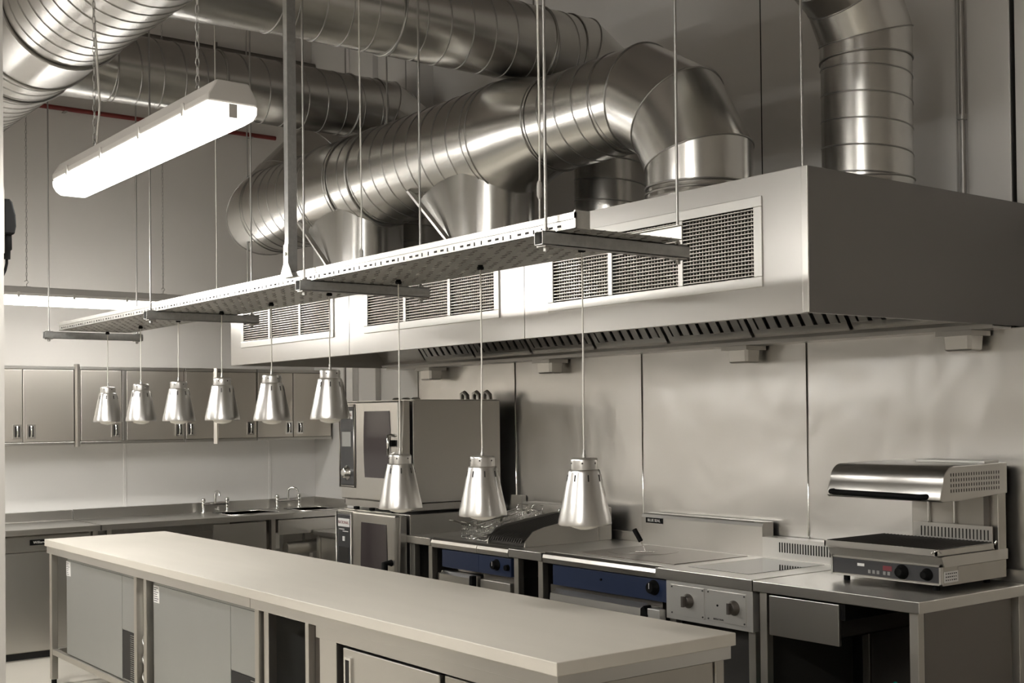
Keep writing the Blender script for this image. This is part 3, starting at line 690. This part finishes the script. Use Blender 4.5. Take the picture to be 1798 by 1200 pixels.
# wall cabinets
CBX = -9.0
def cabinet(y0, y1, splits, label, handles):
    t = thing('wall_cabinet', label, 'cabinet', (-9.16, (y0 + y1) / 2, 1.466), 'steel cabinets on the left wall')
    B(CX0, y0 + .002, 1.486, CBX - .022, y1 - .002, 2.01).build('carcass', 'steel_dull', t)
    B(CX0, y0 + .001, 1.466, CBX + .0, y1 - .001, 1.486).build('base_rail', 'steel', t, bevel=.002)
    B(CX0, y0 + .001, 2.01, CBX + .004, y1 - .001, 2.034).build('top_rail', 'steel', t, bevel=.002)
    ys = [y0 + .004] + splits + [y1 - .004]
    for i in range(len(ys) - 1):
        a, b = ys[i] + .0025, ys[i + 1] - .0025
        if b - a < .06: B(CBX - .02, a, 1.49, CBX + .006, b, 2.006).build('pilaster', 'steel', t, bevel=.002); continue
        d = B(CBX - .02, a, 1.49, CBX, b, 2.006).build('door', 'cab', t, bevel=.003)
        for hy in handles:
            if a < hy < b:
                mb = MB(); y_ = hy - .03; z0, z1 = 1.515, 1.615
                mb.box(CBX, y_, z0, CBX + .006, y_ + .012, z1); mb.box(CBX, y_ + .048, z0, CBX + .006, y_ + .06, z1); mb.box(CBX, y_ + .012, z0, CBX + .006, y_ + .048, z0 + .012); mb.box(CBX, y_ + .012, z1 - .012, CBX + .006, y_ + .048, z1)
                mb.tube([(CBX + .004, y_ + .03, z0 + .01), (CBX + .016, y_ + .03, z0 + .03), (CBX + .016, y_ + .03, z1 - .03), (CBX + .004, y_ + .03, z1 - .01)], .006, 8)
                mb.mi = 1; mb.box(CBX, y_ + .012, z0 + .012, CBX + .002, y_ + .048, z1 - .012); mb.mi = 0
                mb.build('handle', ['chrome', 'void'], d)
    return t
cabinet(2.10, 2.868, [2.505], 'steel wall cabinet at far left with paired handles at its centre', [2.465, 2.56])
# open door seen edge on between the first two units
t = thing('cabinet_pillar', 'bright narrow steel pillar between the first two wall cabinets', 'pillar', (-9.0, 2.88, 1.45))
MB().prism([(-9.02, 2.869), (-9.0, 2.869), (-8.975, 2.880), (-9.0, 2.905), (-9.02, 2.905)], 'z', 1.45, 2.05).build('pillar', 'steel', t)
cabinet(2.906, 3.70, [3.215, 3.248], 'steel wall cabinet second from the left, behind the farthest heat lamps', [3.165, 3.655])
cabinet(3.704, 4.30, [3.935, 3.97], 'steel wall cabinet in the middle of the row', [3.745, 4.245])
t = thing('cabinet_pillar', 'bright narrow steel pillar between the middle wall cabinets', 'pillar', (-9.0, 3.95, 1.45))
MB().prism([(-9.0, 3.935), (-8.999, 3.935), (-8.978, 3.953), (-8.999, 3.972), (-9.0, 3.972)], 'z', 1.448, 2.036).build('pillar', 'cab', t)
cabinet(4.304, 4.97, [4.62], 'steel wall cabinet at the right end of the row near the corner', [4.58, 4.68])

# ================================================================== OVENS
def oven(z0, z1, yf, upper, label):
    t = thing('combi_oven', label, 'oven', (-6.95, 4.5, z0))
    x0, x1 = -7.35, -6.52
    B(x0, yf + .05, z0 + (.05 if upper else .0), x1, 4.86, z1).build('body', 'steel_v', t, bevel=.004)
    if upper: B(x0 + .0, yf + .03, z0, x1 - .01, 4.86, z0 + .046).build('base', 'steel', t, bevel=.003)
    c = B(x0, yf, z0 + .05, -7.105, yf + .05, z1 - .005).build('control_side', 'steel', t, bevel=.006)
    zt = z1 - .03; zb = z0 + .14 if upper else z0 + .05
    p = B(-7.335, yf - .012, zb, -7.155, yf, zt).build('control_panel', 'ctrl', t, bevel=.008)
    mb = MB(); mb.tube([(-7.345, yf - .012, zb - .01), (-7.145, yf - .012, zb - .01), (-7.145, yf - .016, (zb + zt) / 2), (-7.145, yf - .012, zt + .01), (-7.345, yf - .012, zt + .01), (-7.345, yf - .012, (zb + zt) / 2)], .007, 8, closed=True); mb.build('panel_trim', 'steel', p)
    B(-7.32, yf - .015, zt - .085, -7.17, yf - .012, zt - .03).build('logo_plate', 'label', p, bevel=.001)
    text('lettering', 'RATIONAL', (-7.245, yf - .0155, zt - .057), .029, (1, 0, 0), (0, 0, 1), 'redlabel', p)
    if upper:
        B(-7.31, yf - .016, zb + .26, -7.19, yf - .012, zt - .17).build('display', 'screen', p, bevel=.002)
        MB().lathe((-7.25, yf - .012, zb + .085), [(.05, 0), (.05, .006), (.036, .01), (.034, .03), (.02, .034)], 24, axis=(0, -1, 0)).build('dial', 'chrome', p)
    else:
        B(-7.262, yf - .015, zt - .18, -7.232, yf - .012, zt - .15).build('button', 'label', p)
        mb = MB(); mb.box(-7.31, yf - .0145, zt - .105, -7.24, yf - .012, zt - .10); mb.box(-7.26, yf - .0145, zt - .118, -7.19, yf - .012, zt - .113); mb.build('print', 'label', p)
        B(-7.315, yf - .0145, zb + .03, -7.185, yf - .012, zt - .22).build('lower_plate', 'void', p, bevel=.002)
    d = B(-7.085, yf - .04, z0 + .055, -6.555, yf + .03, z1 - .003).build('door', 'steel', t, bevel=.01)
    zt2, zb2 = z1 - .065, z0 + (.205 if upper else .12)
    g0, g1 = -6.965, -6.655
    pts = []
    for k in range(9): u = k / 8; pts.append((g0 - .012 * math.sin(PI * u), zb2 + (zt2 - zb2) * u))
    for k in range(9): u = 1 - k / 8; pts.append((g1 + .012 * math.sin(PI * u), zb2 + (zt2 - zb2) * u))
    MB().prism(pts, 'y', yf - .043, yf - .038).build('window', 'glassdark', d)
    MB().prism([(yf - .04, z0 + .055), (yf + .03, z0 + .055), (yf + .03, z1 - .003), (yf - .04, z1 - .003), (yf - .01, z1 - .003)], 'x', -6.553, -6.53).build('hinge_post', 'steel', t)
    h = MB()
    if upper:
        h.tube([(-6.60, yf - .04, z1 - .34), (-6.60, yf - .085, z1 - .34), (-6.60, yf - .085, z1 - .22), (-6.60, yf - .04, z1 - .22)], .012, 8)
        h.build('handle', 'chrome', d)
        B(-6.63, yf - .075, z0 + .25 + .16, -6.58, yf - .041, z0 + .25 + .20).build('latch', 'black', d, bevel=.004)
    else:
        h.tube([(-6.60, yf - .04, z1 - .30), (-6.60, yf - .09, z1 - .30), (-6.60, yf - .10, z1 - .42), (-6.60, yf - .09, z1 - .45)], .022, 8); h.build('handle', 'black', d)
    return t
t = oven(1.045, 1.745, 4.13, True, 'upper of the two stacked combi ovens, with dial and grey display')
MB().box(-7.34, 4.20, 1.745, -6.53, 4.84, 1.750).build('top_cover', 'steel', t)
for x in (-7.1, -6.98, -6.86):
    mb = MB(); mb.lathe((x, 4.42, 1.75), [(.03, 0), (.03, .012), (.018, .02)], 16); mb.build('vent_cap', 'steel', t)
for x in (-6.80, -6.66, -6.52 - .02):
    MB().tube([(x - .07, 4.80, 1.748), (x - .07, 4.80, 1.79), (x - .04, 4.80, 1.80), (x - .01, 4.80, 1.78), (x - .005, 4.80, 1.75)], .016, 8).build('vent_elbow', 'steel', t)
oven(.12, 1.025, 4.10, False, 'lower of the two stacked combi ovens, dark window behind the island')
t = thing('oven_plinth', 'short steel stand carrying the stacked ovens', 'stand', (-6.95, 4.5, 0))
B(-7.34, 4.15, .0, -6.54, 4.85, .118).build('frame', 'steel_dark', t)
for x in (-7.2, -7.0, -6.72): MB().cyl((x, 4.16, 1.026), (x, 4.16, 1.044), .02, seg=12).build('spacer_foot', 'black', t)

# ================================================================== COOK LINE
YF = 4.13
def worktop(x0, x1, label, up=None, y1=4.93, legs=True, name='worktop_table'):
    t = thing(name, label, 'worktop', ((x0 + x1) / 2, 4.5, 0))
    B(x0 + .002, YF, .853, x1 - .002, y1, .90).build('top', 'steel', t, bevel=.003)
    if up: B(x0 + .002, y1 - .02, .90, x1 - .002, y1, .90 + up).build('upstand', 'steel', t, bevel=.002)
    for x in (x0 + .02, x1 - .06):
        for y in (YF + .025, y1 - .07): B(x, y, .0, x + .04, y + .04, .853).build('leg', 'steel_dull', t, bevel=.002)
    return t
t = worktop(-6.538, -6.262, 'narrow steel infill worktop between the ovens and the fryer')
B(-6.46, 4.90, .90, -6.35, 4.94, 1.12).build('service_box', 'steel', t)
B(-6.50, 4.86, .90, -5.85, 4.925, 1.01).build('rear_ledge', 'steel', t, bevel=.003)
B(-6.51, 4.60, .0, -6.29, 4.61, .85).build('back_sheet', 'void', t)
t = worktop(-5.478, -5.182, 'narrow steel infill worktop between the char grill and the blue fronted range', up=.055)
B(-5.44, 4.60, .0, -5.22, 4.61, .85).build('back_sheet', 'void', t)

def nose(mb, x0, x1, z=.905):
    mb.prism([(YF + .07, z - .005), (YF + .025, z), (YF + .006, z - .012), (YF, z - .03), (YF + .004, z - .055), (YF + .03, z - .062), (YF + .07, z - .062)], 'x', x0, x1)
def knob(parent, x, y, z, r=.026):
    mb = MB(); mb.lathe((x, y, z), [(r * 1.25, 0), (r * 1.25, .004), (r, .006), (r * .92, .03), (r * .8, .034)], 20, axis=(0, -1, 0)); k = mb.build('control_knob', 'black', parent)
    B(x - .0015, y - .036, z - .004, x + .0015, y - .034, z + r * .8).build('pointer', 'label', k); return k
# fryer
t = thing('fryer', 'steel fryer with blue front panel and chrome baskets, right of the ovens', 'fryer', (-6.02, 4.5, 0))
mb = MB(); nose(mb, -6.258, -5.785); mb.build('front_nose', 'steel', t)
mb = MB(); mb.box(-6.258, 4.20, .86, -6.16, 4.85, .90); mb.box(-5.85, 4.20, .86, -5.785, 4.85, .90); mb.box(-6.16, 4.20, .86, -5.85, 4.27, .90); mb.box(-6.16, 4.72, .86, -5.85, 4.85, .90); mb.box(-6.16, 4.27, .70, -5.85, 4.72, .71)
mb.box(-6.165, 4.27, .70, -6.16, 4.72, .895); mb.box(-5.85, 4.27, .70, -5.845, 4.72, .895); mb.box(-6.16, 4.265, .70, -5.85, 4.27, .895); mb.box(-6.16, 4.72, .70, -5.85, 4.725, .895)
mb.build('tank', 'steel', t)
B(-6.17, YF + .022, .735, -5.79, YF + .05, .84).build('control_panel', 'blue', t, bevel=.003)
B(-6.258, YF + .05, .04, -5.785, 4.85, .69).build('body', 'steel_dark', t)
d = B(-6.165, YF + .012, .18, -5.80, YF + .048, .715).build('door', 'steel', t, bevel=.006)
MB().prism([(YF + .012, .715), (YF - .018, .70), (YF - .02, .655), (YF - .01, .65), (YF + .012, .69)], 'x', -6.14, -5.83).build('handle_rail', 'steel', d)
B(-5.828, YF - .02, .645, -5.80, YF + .012, .715).build('latch', 'black', d, bevel=.003)
def basket(x0, x1, y0, y1, z0, z1, label):
    t = thing('fryer_basket', label, 'basket', ((x0 + x1) / 2, (y0 + y1) / 2, z0))
    mb = MB(); tilt = lambda y: (y - y0) * .17
    for z, r in ((z1, .004), (z0, .003)): mb.tube([(x0, y0, z + 0), (x1, y0, z), (x1, y1, z + tilt(y1)), (x0, y1, z + tilt(y1))], r, 6, closed=True)
    mb.build('rim', 'chrome', t)
    mb = MB()
    n = 14
    for i in range(n + 1):
        u = i / n; y = y0 + (y1 - y0) * u; tz = tilt(y)
        mb.tube([(x0, y, z1 + tz), (x0 + .004, y, z0 + tz), (x1 - .004, y, z0 + tz), (x1, y, z1 + tz)], .0011, 4)
    for i in range(7):
        u = i / 6; x = x0 + (x1 - x0) * u
        mb.tube([(x, y0, z1), (x, y0 + .004, z0), (x, y1 - .004, z0 + tilt(y1)), (x, y1, z1 + tilt(y1))], .0011, 4)
    for z in (z0 + (z1 - z0) * .33, z0 + (z1 - z0) * .66): mb.tube([(x0, y0, z), (x1, y0, z), (x1, y1, z + tilt(y1)), (x0, y1, z + tilt(y1))], .0011, 4, closed=True)
    mb.build('mesh', 'chrome', t)
    xm = (x0 + x1) / 2
    MB().tube([(xm - .02, y0, z1), (xm - .012, y0 - .10, z1 + .035), (xm - .012, y0 - .12, z1 + .035), (xm + .012, y0 - .12, z1 + .035), (xm + .012, y0 - .10, z1 + .035), (xm + .02, y0, z1)], .004, 6).build('handle', 'steel_dull', t)
    MB().tube([(xm - .05, y1, z1 + tilt(y1)), (xm - .05, y1 + .02, z1 + tilt(y1) + .03), (xm + .05, y1 + .02, z1 + tilt(y1) + .03), (xm + .05, y1, z1 + tilt(y1))], .003, 6).build('hook', 'chrome', t)
basket(-6.13, -6.01, 4.27, 4.68, .905, .985, 'chrome wire fryer basket on the left of the fryer')
basket(-5.98, -5.86, 4.25, 4.68, .905, .985, 'chrome wire fryer basket on the right of the fryer, beside the grill bars')
# char grill
t = thing('char_grill', 'steel char grill with sloping dark bars, between fryer and blue fronted range', 'grill', (-5.63, 4.5, 0))
mb = MB(); nose(mb, -5.780, -5.482); mb.build('front_nose', 'steel', t)
B(-5.790, YF + .022, .735, -5.482, YF + .05, .84).build('control_panel', 'blue', t, bevel=.003)
knob(t, -5.615, YF + .022, .795); k = MB(); k.lathe((-5.51, YF + .022, .788), [(.018, 0), (.016, .02)], 14, axis=(0, -1, 0)); k.build('control_knob', 'black', t)
B(-5.780, YF + .05, .04, -5.482, 4.85, .725).build('body', 'steel_dark', t)
B(-5.775, YF + .02, .18, -5.49, YF + .05, .70).build('door', 'steel_dull', t, bevel=.004)
B(-5.780, 4.19, .725, -5.482, 4.86, .90).build('deck', 'steel', t)
GX0, GX1 = -5.800, -5.440
prof = [(4.86, .901), (4.22, .901), (4.225, .935), (4.28, .985), (4.36, 1.005), (4.60, 1.040), (4.80, 1.065), (4.80, 1.10), (4.86, 1.10)]
for x in (GX0, GX1 - .008): MB().prism(prof, 'x', x, x + .008).build('side_cheek', 'steel', t)
B(-6.16, 4.76, .902, GX1 + .004, 4.87, 1.095).build('rear_flue', 'steel', t, bevel=.006)
mb = MB(); n = 16
for i in range(n):
    x = GX0 + .018 + i * (GX1 - GX0 - .036) / (n - 1)
    mb.tube([(x, 4.205, .925), (x, 4.215, .945), (x, 4.235, .950), (x, 4.29, .972), (x, 4.38, .992), (x, 4.75, 1.045)], .0055, 6)
mb.build('grill_bars', 'iron', t)
B(GX0 + .01, 4.24, .903, GX1 - .01, 4.75, .925).build('burner_tray', 'iron', t)
for i in range(4): MB().tube([(-6.08 + i * .16, 4.76, 1.02), (-6.08 + i * .16, 4.735, 1.03), (-6.08 + i * .16, 4.73, 1.06), (-6.08 + i * .16, 4.74, 1.075)], .004, 6).build('basket_hook', 'chrome', t)
MB().tube([(-6.14, 4.745, 1.035), (-5.48, 4.745, 1.035)], .005, 6).build('hook_rail', 'chrome', t)
# solid top range
t = thing('solid_top_range', 'wide solid top range with blue front and tall rear splash', 'range', (-4.73, 4.5, 0))
mb = MB(); nose(mb, -5.172, -4.302); mb.build('front_nose', 'steel', t)
B(-5.172, 4.195, .845, -4.302, 4.84, .902).build('deck', 'steel', t, bevel=.002)
B(-5.05, 4.27, .902, -4.315, 4.80, .905).build('hot_plate', 'hot', t, bevel=.002)
MB().lathe((-4.84, 4.56, .905), [(.19, 0), (.19, .0008), (.185, .001)], 48).build('plate_ring', 'hot', t)
MB().lathe((-4.84, 4.56, .906), [(.075, 0), (.075, .0012)], 40).build('bullseye', 'hot', t)
B(-5.112, YF + .022, .735, -4.24, YF + .05, .842).build('control_panel', 'blue', t, bevel=.003)
knob(t, -4.335, YF + .022, .80, .03); MB().cyl((-4.72, YF + .022, .80), (-4.72, YF + .016, .80), .006, seg=10).build('indicator', 'black', t)
B(-5.165, YF + .05, .04, -4.305, 4.84, .73).build('body', 'steel_dark', t)
d = B(-5.10, YF + .012, .12, -4.31, YF + .048, .705).build('oven_door', 'steel', t, bevel=.006)
MB().prism([(YF + .012, .72), (YF - .03, .70), (YF - .035, .665), (YF - .022, .66), (YF + .012, .69)], 'x', -5.07, -4.37).build('handle_rail', 'steel', d)
MB().prism([(-4.375, .64), (-4.335, .64), (-4.325, .67), (-4.35, .715), (-4.372, .70)], 'y', YF - .035, YF + .012).build('latch', 'black', d)
B(-4.33, YF - .03, .62, -4.245, YF + .011, .705).build('latch_plate', 'whiteplate', d, bevel=.002)
mb = MB(); mb.prism([(4.84, .845), (4.84, 1.055), (4.848, 1.072), (4.862, 1.078), (4.925, 1.078), (4.925, .845)], 'x', -5.15, -4.25); mb.build('rear_splash', 'steel', t)
b = B(-5.11, 4.836, 1.025, -4.975, 4.841, 1.055).build('badge', 'black', t)
text('lettering', 'BLUE SEAL', (-5.043, 4.8355, 1.040), .022, (1, 0, 0), (0, 0, 1), 'label', b)
t = thing('plate_lifter', 'black handled plate lifter standing on the solid top', 'tool', (-4.80, 4.53, .906))
MB().tube([(-4.79, 4.53, .908), (-4.81, 4.53, .94), (-4.83, 4.53, .965)], .004, 8).build('shaft', 'chrome', t)
MB().tube([(-4.828, 4.53, .962), (-4.838, 4.53, .975), (-4.868, 4.53, 1.01), (-4.875, 4.53, 1.02)], .0135, 12).build('grip', 'black', t)
MB().tube([(-4.84, 4.50, .909), (-4.75, 4.56, .909)], .0035, 6).build('cross_bar', 'chrome', t)
# induction hob
t = thing('induction_hob', 'induction range with black glass top and two front knobs, beside the end bench', 'hob', (-3.99, 4.5, 0))
B(-4.298, YF - .004, .852, -3.690, 4.84, .902).build('top_frame', 'steel', t, bevel=.002)
B(-4.21, 4.26, .9015, -3.825, 4.80, .9035).build('glass', 'hobglass', t)
p = B(-4.235, YF + .006, .668, -3.693, YF + .05, .850).build('control_panel', 'whiteplate', t, bevel=.002)
for a, b_, kx in ((-4.20, -3.985, -4.085), (-3.965, -3.73, -3.80)):
    q = B(a, YF + .002, .69, b_, YF + .006, .832).build('escutcheon', 'whiteplate', p, bevel=.001)
    mb = MB()
    for xx in (a + .008, b_ - .008):
        for zz in (.70, .822): mb.cyl((xx, YF + .002, zz), (xx, YF - .001, zz), .004, seg=8)
    mb.build('screw', 'ink', q)
    mb = MB(); mb.lathe((kx, YF + .002, .765), [(.034, 0), (.034, .004), (.027, .008), (.025, .022), (.020, .026)], 24, axis=(0, -1, 0)); mb.box(kx - .006, YF - .042, .740, kx + .006, YF - .022, .790); mb.build('control_knob', 'steel_dark', q)
MB().cyl((-3.90, YF + .002, .765), (-3.90, YF - .001, .765), .005, seg=8).build('indicator', 'black', p)
text('lettering', 'INDUCTION', (-3.895, YF + .001, .702), .011, (1, 0, 0), (0, 0, 1), 'ink', p)
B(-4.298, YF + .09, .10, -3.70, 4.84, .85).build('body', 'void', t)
for x in (-4.235, -3.74): B(x, YF + .03, 0, x + .04, YF + .07, .668).build('leg', 'steel_dull', t)
mb = MB(); mb.box(-4.25, 4.84, .852, -3.690, 4.93, 1.005); mb.mi = 1
for i in range(26):
    x = -4.14 + i * .0165
    mb.prism([(x, .935), (x + .007, .935), (x + .007, .985), (x, .985)], 'y', 4.8385, 4.8405)
mb.mi = 0; mb.build('vented_splash', ['whiteplate', 'void'], t)
# end bench
t = thing('end_bench', 'steel bench with a drawer at the right end, carrying the salamander', 'bench', (-3.26, 4.5, 0))
B(-3.686, YF, .853, -2.84, 4.93, .90).build('top', 'steel', t, bevel=.003)
B(-3.686, 4.91, .90, -2.84, 4.93, .955).build('upstand', 'steel', t, bevel=.002)
for x in (-3.665, -2.90):
    for y in (YF + .02, 4.87): B(x, y, 0, x + .04, y + .04, .853).build('leg', 'steel_dull', t, bevel=.002)
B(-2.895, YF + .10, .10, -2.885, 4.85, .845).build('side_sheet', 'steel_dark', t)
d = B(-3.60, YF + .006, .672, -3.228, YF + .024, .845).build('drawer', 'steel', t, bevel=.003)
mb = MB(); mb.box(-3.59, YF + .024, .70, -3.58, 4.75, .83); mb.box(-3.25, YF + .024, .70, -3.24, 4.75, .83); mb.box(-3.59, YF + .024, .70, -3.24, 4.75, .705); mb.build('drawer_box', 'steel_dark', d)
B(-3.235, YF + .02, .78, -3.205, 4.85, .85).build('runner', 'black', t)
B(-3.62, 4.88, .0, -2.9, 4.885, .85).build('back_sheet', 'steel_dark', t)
for i, (x, l) in enumerate(((-3.12, 'black cylindrical canister under the end bench, left one'), (-2.98, 'black cylindrical canister under the end bench, beside the right leg'))):
    mb = MB(); mb.lathe((x, 4.70, 0), [(.058, 0), (.058, .48), (.055, .50), (.03, .51)], 24); tag(mb.build('canister', 'black'), l, 'canister', 'black canisters under the bench')
mb = MB(); mb.lathe((-3.29, 4.60, 0), [(.022, 0), (.022, .40), (.017, .42), (.010, .425), (.010, .45), (.004, .455)], 14); tag(mb.build('bottle', 'green'), 'slim green bottle under the end bench', 'bottle')
tag(MB().tube([(-2.86, 4.72, .45), (-2.80, 4.72, .44), (-2.74, 4.74, .40), (-2.70, 4.76, .30), (-2.69, 4.76, .01)], .005, 6).build('floor_cable', 'rubber'), 'black cable hanging at the right end of the bench', 'cable')

# salamander
t = thing('salamander_grill', 'steel salamander grill with raised hood standing on the end bench', 'grill', (-3.2, 4.65, .90))
SX0, SX1, SY0, SY1 = -3.482, -2.925, 4.41, 4.89
B(SX0 + .004, SY0 + .012, .925, SX1 - .002, SY1, 1.02).build('base', 'steel_dull', t, bevel=.002)
MB().prism([(SY0 + .012, 1.003), (SY0 - .008, 1.045), (SY0 + .02, 1.047), (SY1, 1.047), (SY1, 1.003)], 'x', SX0 - .006, SX1 + .006).build('base_top', 'steel', t)
p = B(SX0 + .012, SY0 + .004, .936, SX1 - .012, SY0 + .013, 1.0).build('control_panel', 'ctrl', t, bevel=.002)
mb = MB(); zz = (.930, 1.006)
for z in zz: mb.box(SX0 + .004, SY0 + .001, z - .003, SX1 - .004, SY0 + .013, z + .003)
for x in (SX0 + .007, SX1 - .009): mb.box(x - .005, SY0 + .001, .927, x + .005, SY0 + .013, 1.009)
mb.build('panel_frame', 'steel', t)
mb = MB()
for i in range(5): mb.box(-3.285 + i * .022 + (.01 if i > 2 else 0), SY0 + .002, .947, -3.272 + i * .022 + (.01 if i > 2 else 0), SY0 + .004, .962)
mb.build('button', 'screen', p)
B(-3.34, SY0 + .002, .974, -3.305, SY0 + .004, .986).build('logo', 'label', p); B(-3.21, SY0 + .002, .966, -3.165, SY0 + .004, .986).build('display', 'redlabel', p)
for x, r in ((-3.115, .026), (-2.995, .022)):
    mb = MB(); mb.lathe((x, SY0 + .004, .968), [(r * 1.2, 0), (r * 1.2, .003), (r * .8, .005), (r * .75, .028), (r * .5, .03)], 20, axis=(0, -1, 0)); mb.build('control_knob', 'black', p)
for x in (SX0 + .05, SX1 - .06):
    for y in (SY0 + .05, SY1 - .06): MB().cyl((x, y, .90), (x, y, .926), .014, seg=12).build('foot', 'black', t)
l = B(SX1 - .002, SY0 + .02, .938, SX1 + .0005, SY0 + .115, .983).build('warning_label', 'label', t)
mb = MB()
for j in range(3):
    for i in range(6): mb.box(SX1 + .0004, SY0 + .027 + i * .014, .946 + j * .013, SX1 + .0009, SY0 + .027 + i * .014 + random.uniform(.006, .011), .951 + j * .013)
mb.build('print', 'ink', l)
B(SX1 - .004, SY0 + .118, .93, SX1 + .001, SY1 - .01, 1.0).build('side_cover', 'steel_dull', t, bevel=.001)
# pan support tray with wire rack
mb = MB(); a0, a1, b0, b1 = SX0 - .005, SX1 + .0, SY0 - .035, SY1 - .09
mb.box(a0, b0, 1.052, a1, b0 + .008, 1.078); mb.box(a0, b1 - .008, 1.052, a1, b1, 1.074); mb.box(a0, b0, 1.052, a0 + .008, b1, 1.074); mb.box(a1 - .008, b0, 1.052, a1, b1, 1.074); mb.box(a0, b0, 1.050, a1, b1, 1.053)
tr = mb.build('drip_tray', 'steel', t)
mb = MB()
for i in range(30): x = a0 + .014 + i * (a1 - a0 - .028) / 29; mb.tube([(x, b0 + .005, 1.078), (x, b1 - .005, 1.078)], .0028, 5)
mb.build('grid', 'iron', tr)
MB().tube([(a1 - .02, b0 - .002, 1.062), (a1 + .012, b0 - .004, 1.078), (a1 + .016, b0 + .01, 1.066)], .004, 6).build('corner_wire', 'chrome', tr)
MB().tube([(a1 - .01, b1, 1.06), (a1 + .006, b1 + .004, 1.085)], .004, 6).build('corner_wire', 'chrome', tr)
mb = MB(); n = 20; mb.box(SX0 + .16, SY1 - .095, 1.05, SX1 - .01, SY1 - .088, 1.145); mb.mi = 1
for i in range(n): x = SX0 + .20 + i * .0172; mb.box(x, SY1 - .0965, 1.085, x + .005, SY1 - .095, 1.128)
mb.mi = 0; mb.build('rear_guard', ['steel', 'void'], t)
B(SX0 + .13, SY1 - .06, 1.045, SX1 - .0, SY1, 1.40).build('rear_column', 'steel_dull', t, bevel=.003)
B(SX1 - .06, SY1 - .075, 1.045, SX1 - .035, SY1 - .059, 1.28).build('slide_rail', 'steel_dark', t)
for x in (-3.26, -3.13): MB().tube([(x, SY1 - .07, 1.05), (x, SY1 - .07, 1.30)], .005, 8).build('guide_rod', 'chrome', t)
hp = [(SY0 + .0, 1.268), (SY0 - .014, 1.275), (SY0 - .010, 1.30), (SY0 + .004, 1.335)] + [(SY0 + .086 - .076 * math.cos(a_ * PI / 2 / 8), 1.345 + .068 * math.sin(a_ * PI / 2 / 8)) for a_ in range(9)] + [ (SY1 - .0, 1.418), (SY1 + .0, 1.285), (SY1 - .13, 1.280), (SY0 + .14, 1.268)]
h = MB(); h.prism(hp, 'x', SX0 - .003, SX1 + .008, smooth=True); hood2 = h.build('hood', 'steel', t, bevel=.004)
mb = MB()
for r in range(4):
    for i in range(20):
        y = SY0 + .06 + i * .0185; z = 1.305 + r * .022
        if y < SY1 - .03: mb.box(SX1 + .0075, y, z, SX1 + .0086, y + .005, z + .013)
mb.build('vent_slots', 'void', hood2)
MB().tube([(SX0 + .03, SY0 - .004, 1.293), (SX0 + .035, SY0 - .032, 1.293), (SX0 + .06, SY0 - .038, 1.292), (SX1 - .12, SY0 - .038, 1.288), (SX1 - .075, SY0 - .036, 1.287), (SX1 - .055, SY0 - .004, 1.288)], .0125, 10).build('handle', 'black', hood2)
B(SX0 + .22, SY1 - .16, 1.416, SX1 + .0, SY1 - .05, 1.428).build('top_vent', 'whiteplate', hood2, bevel=.002)
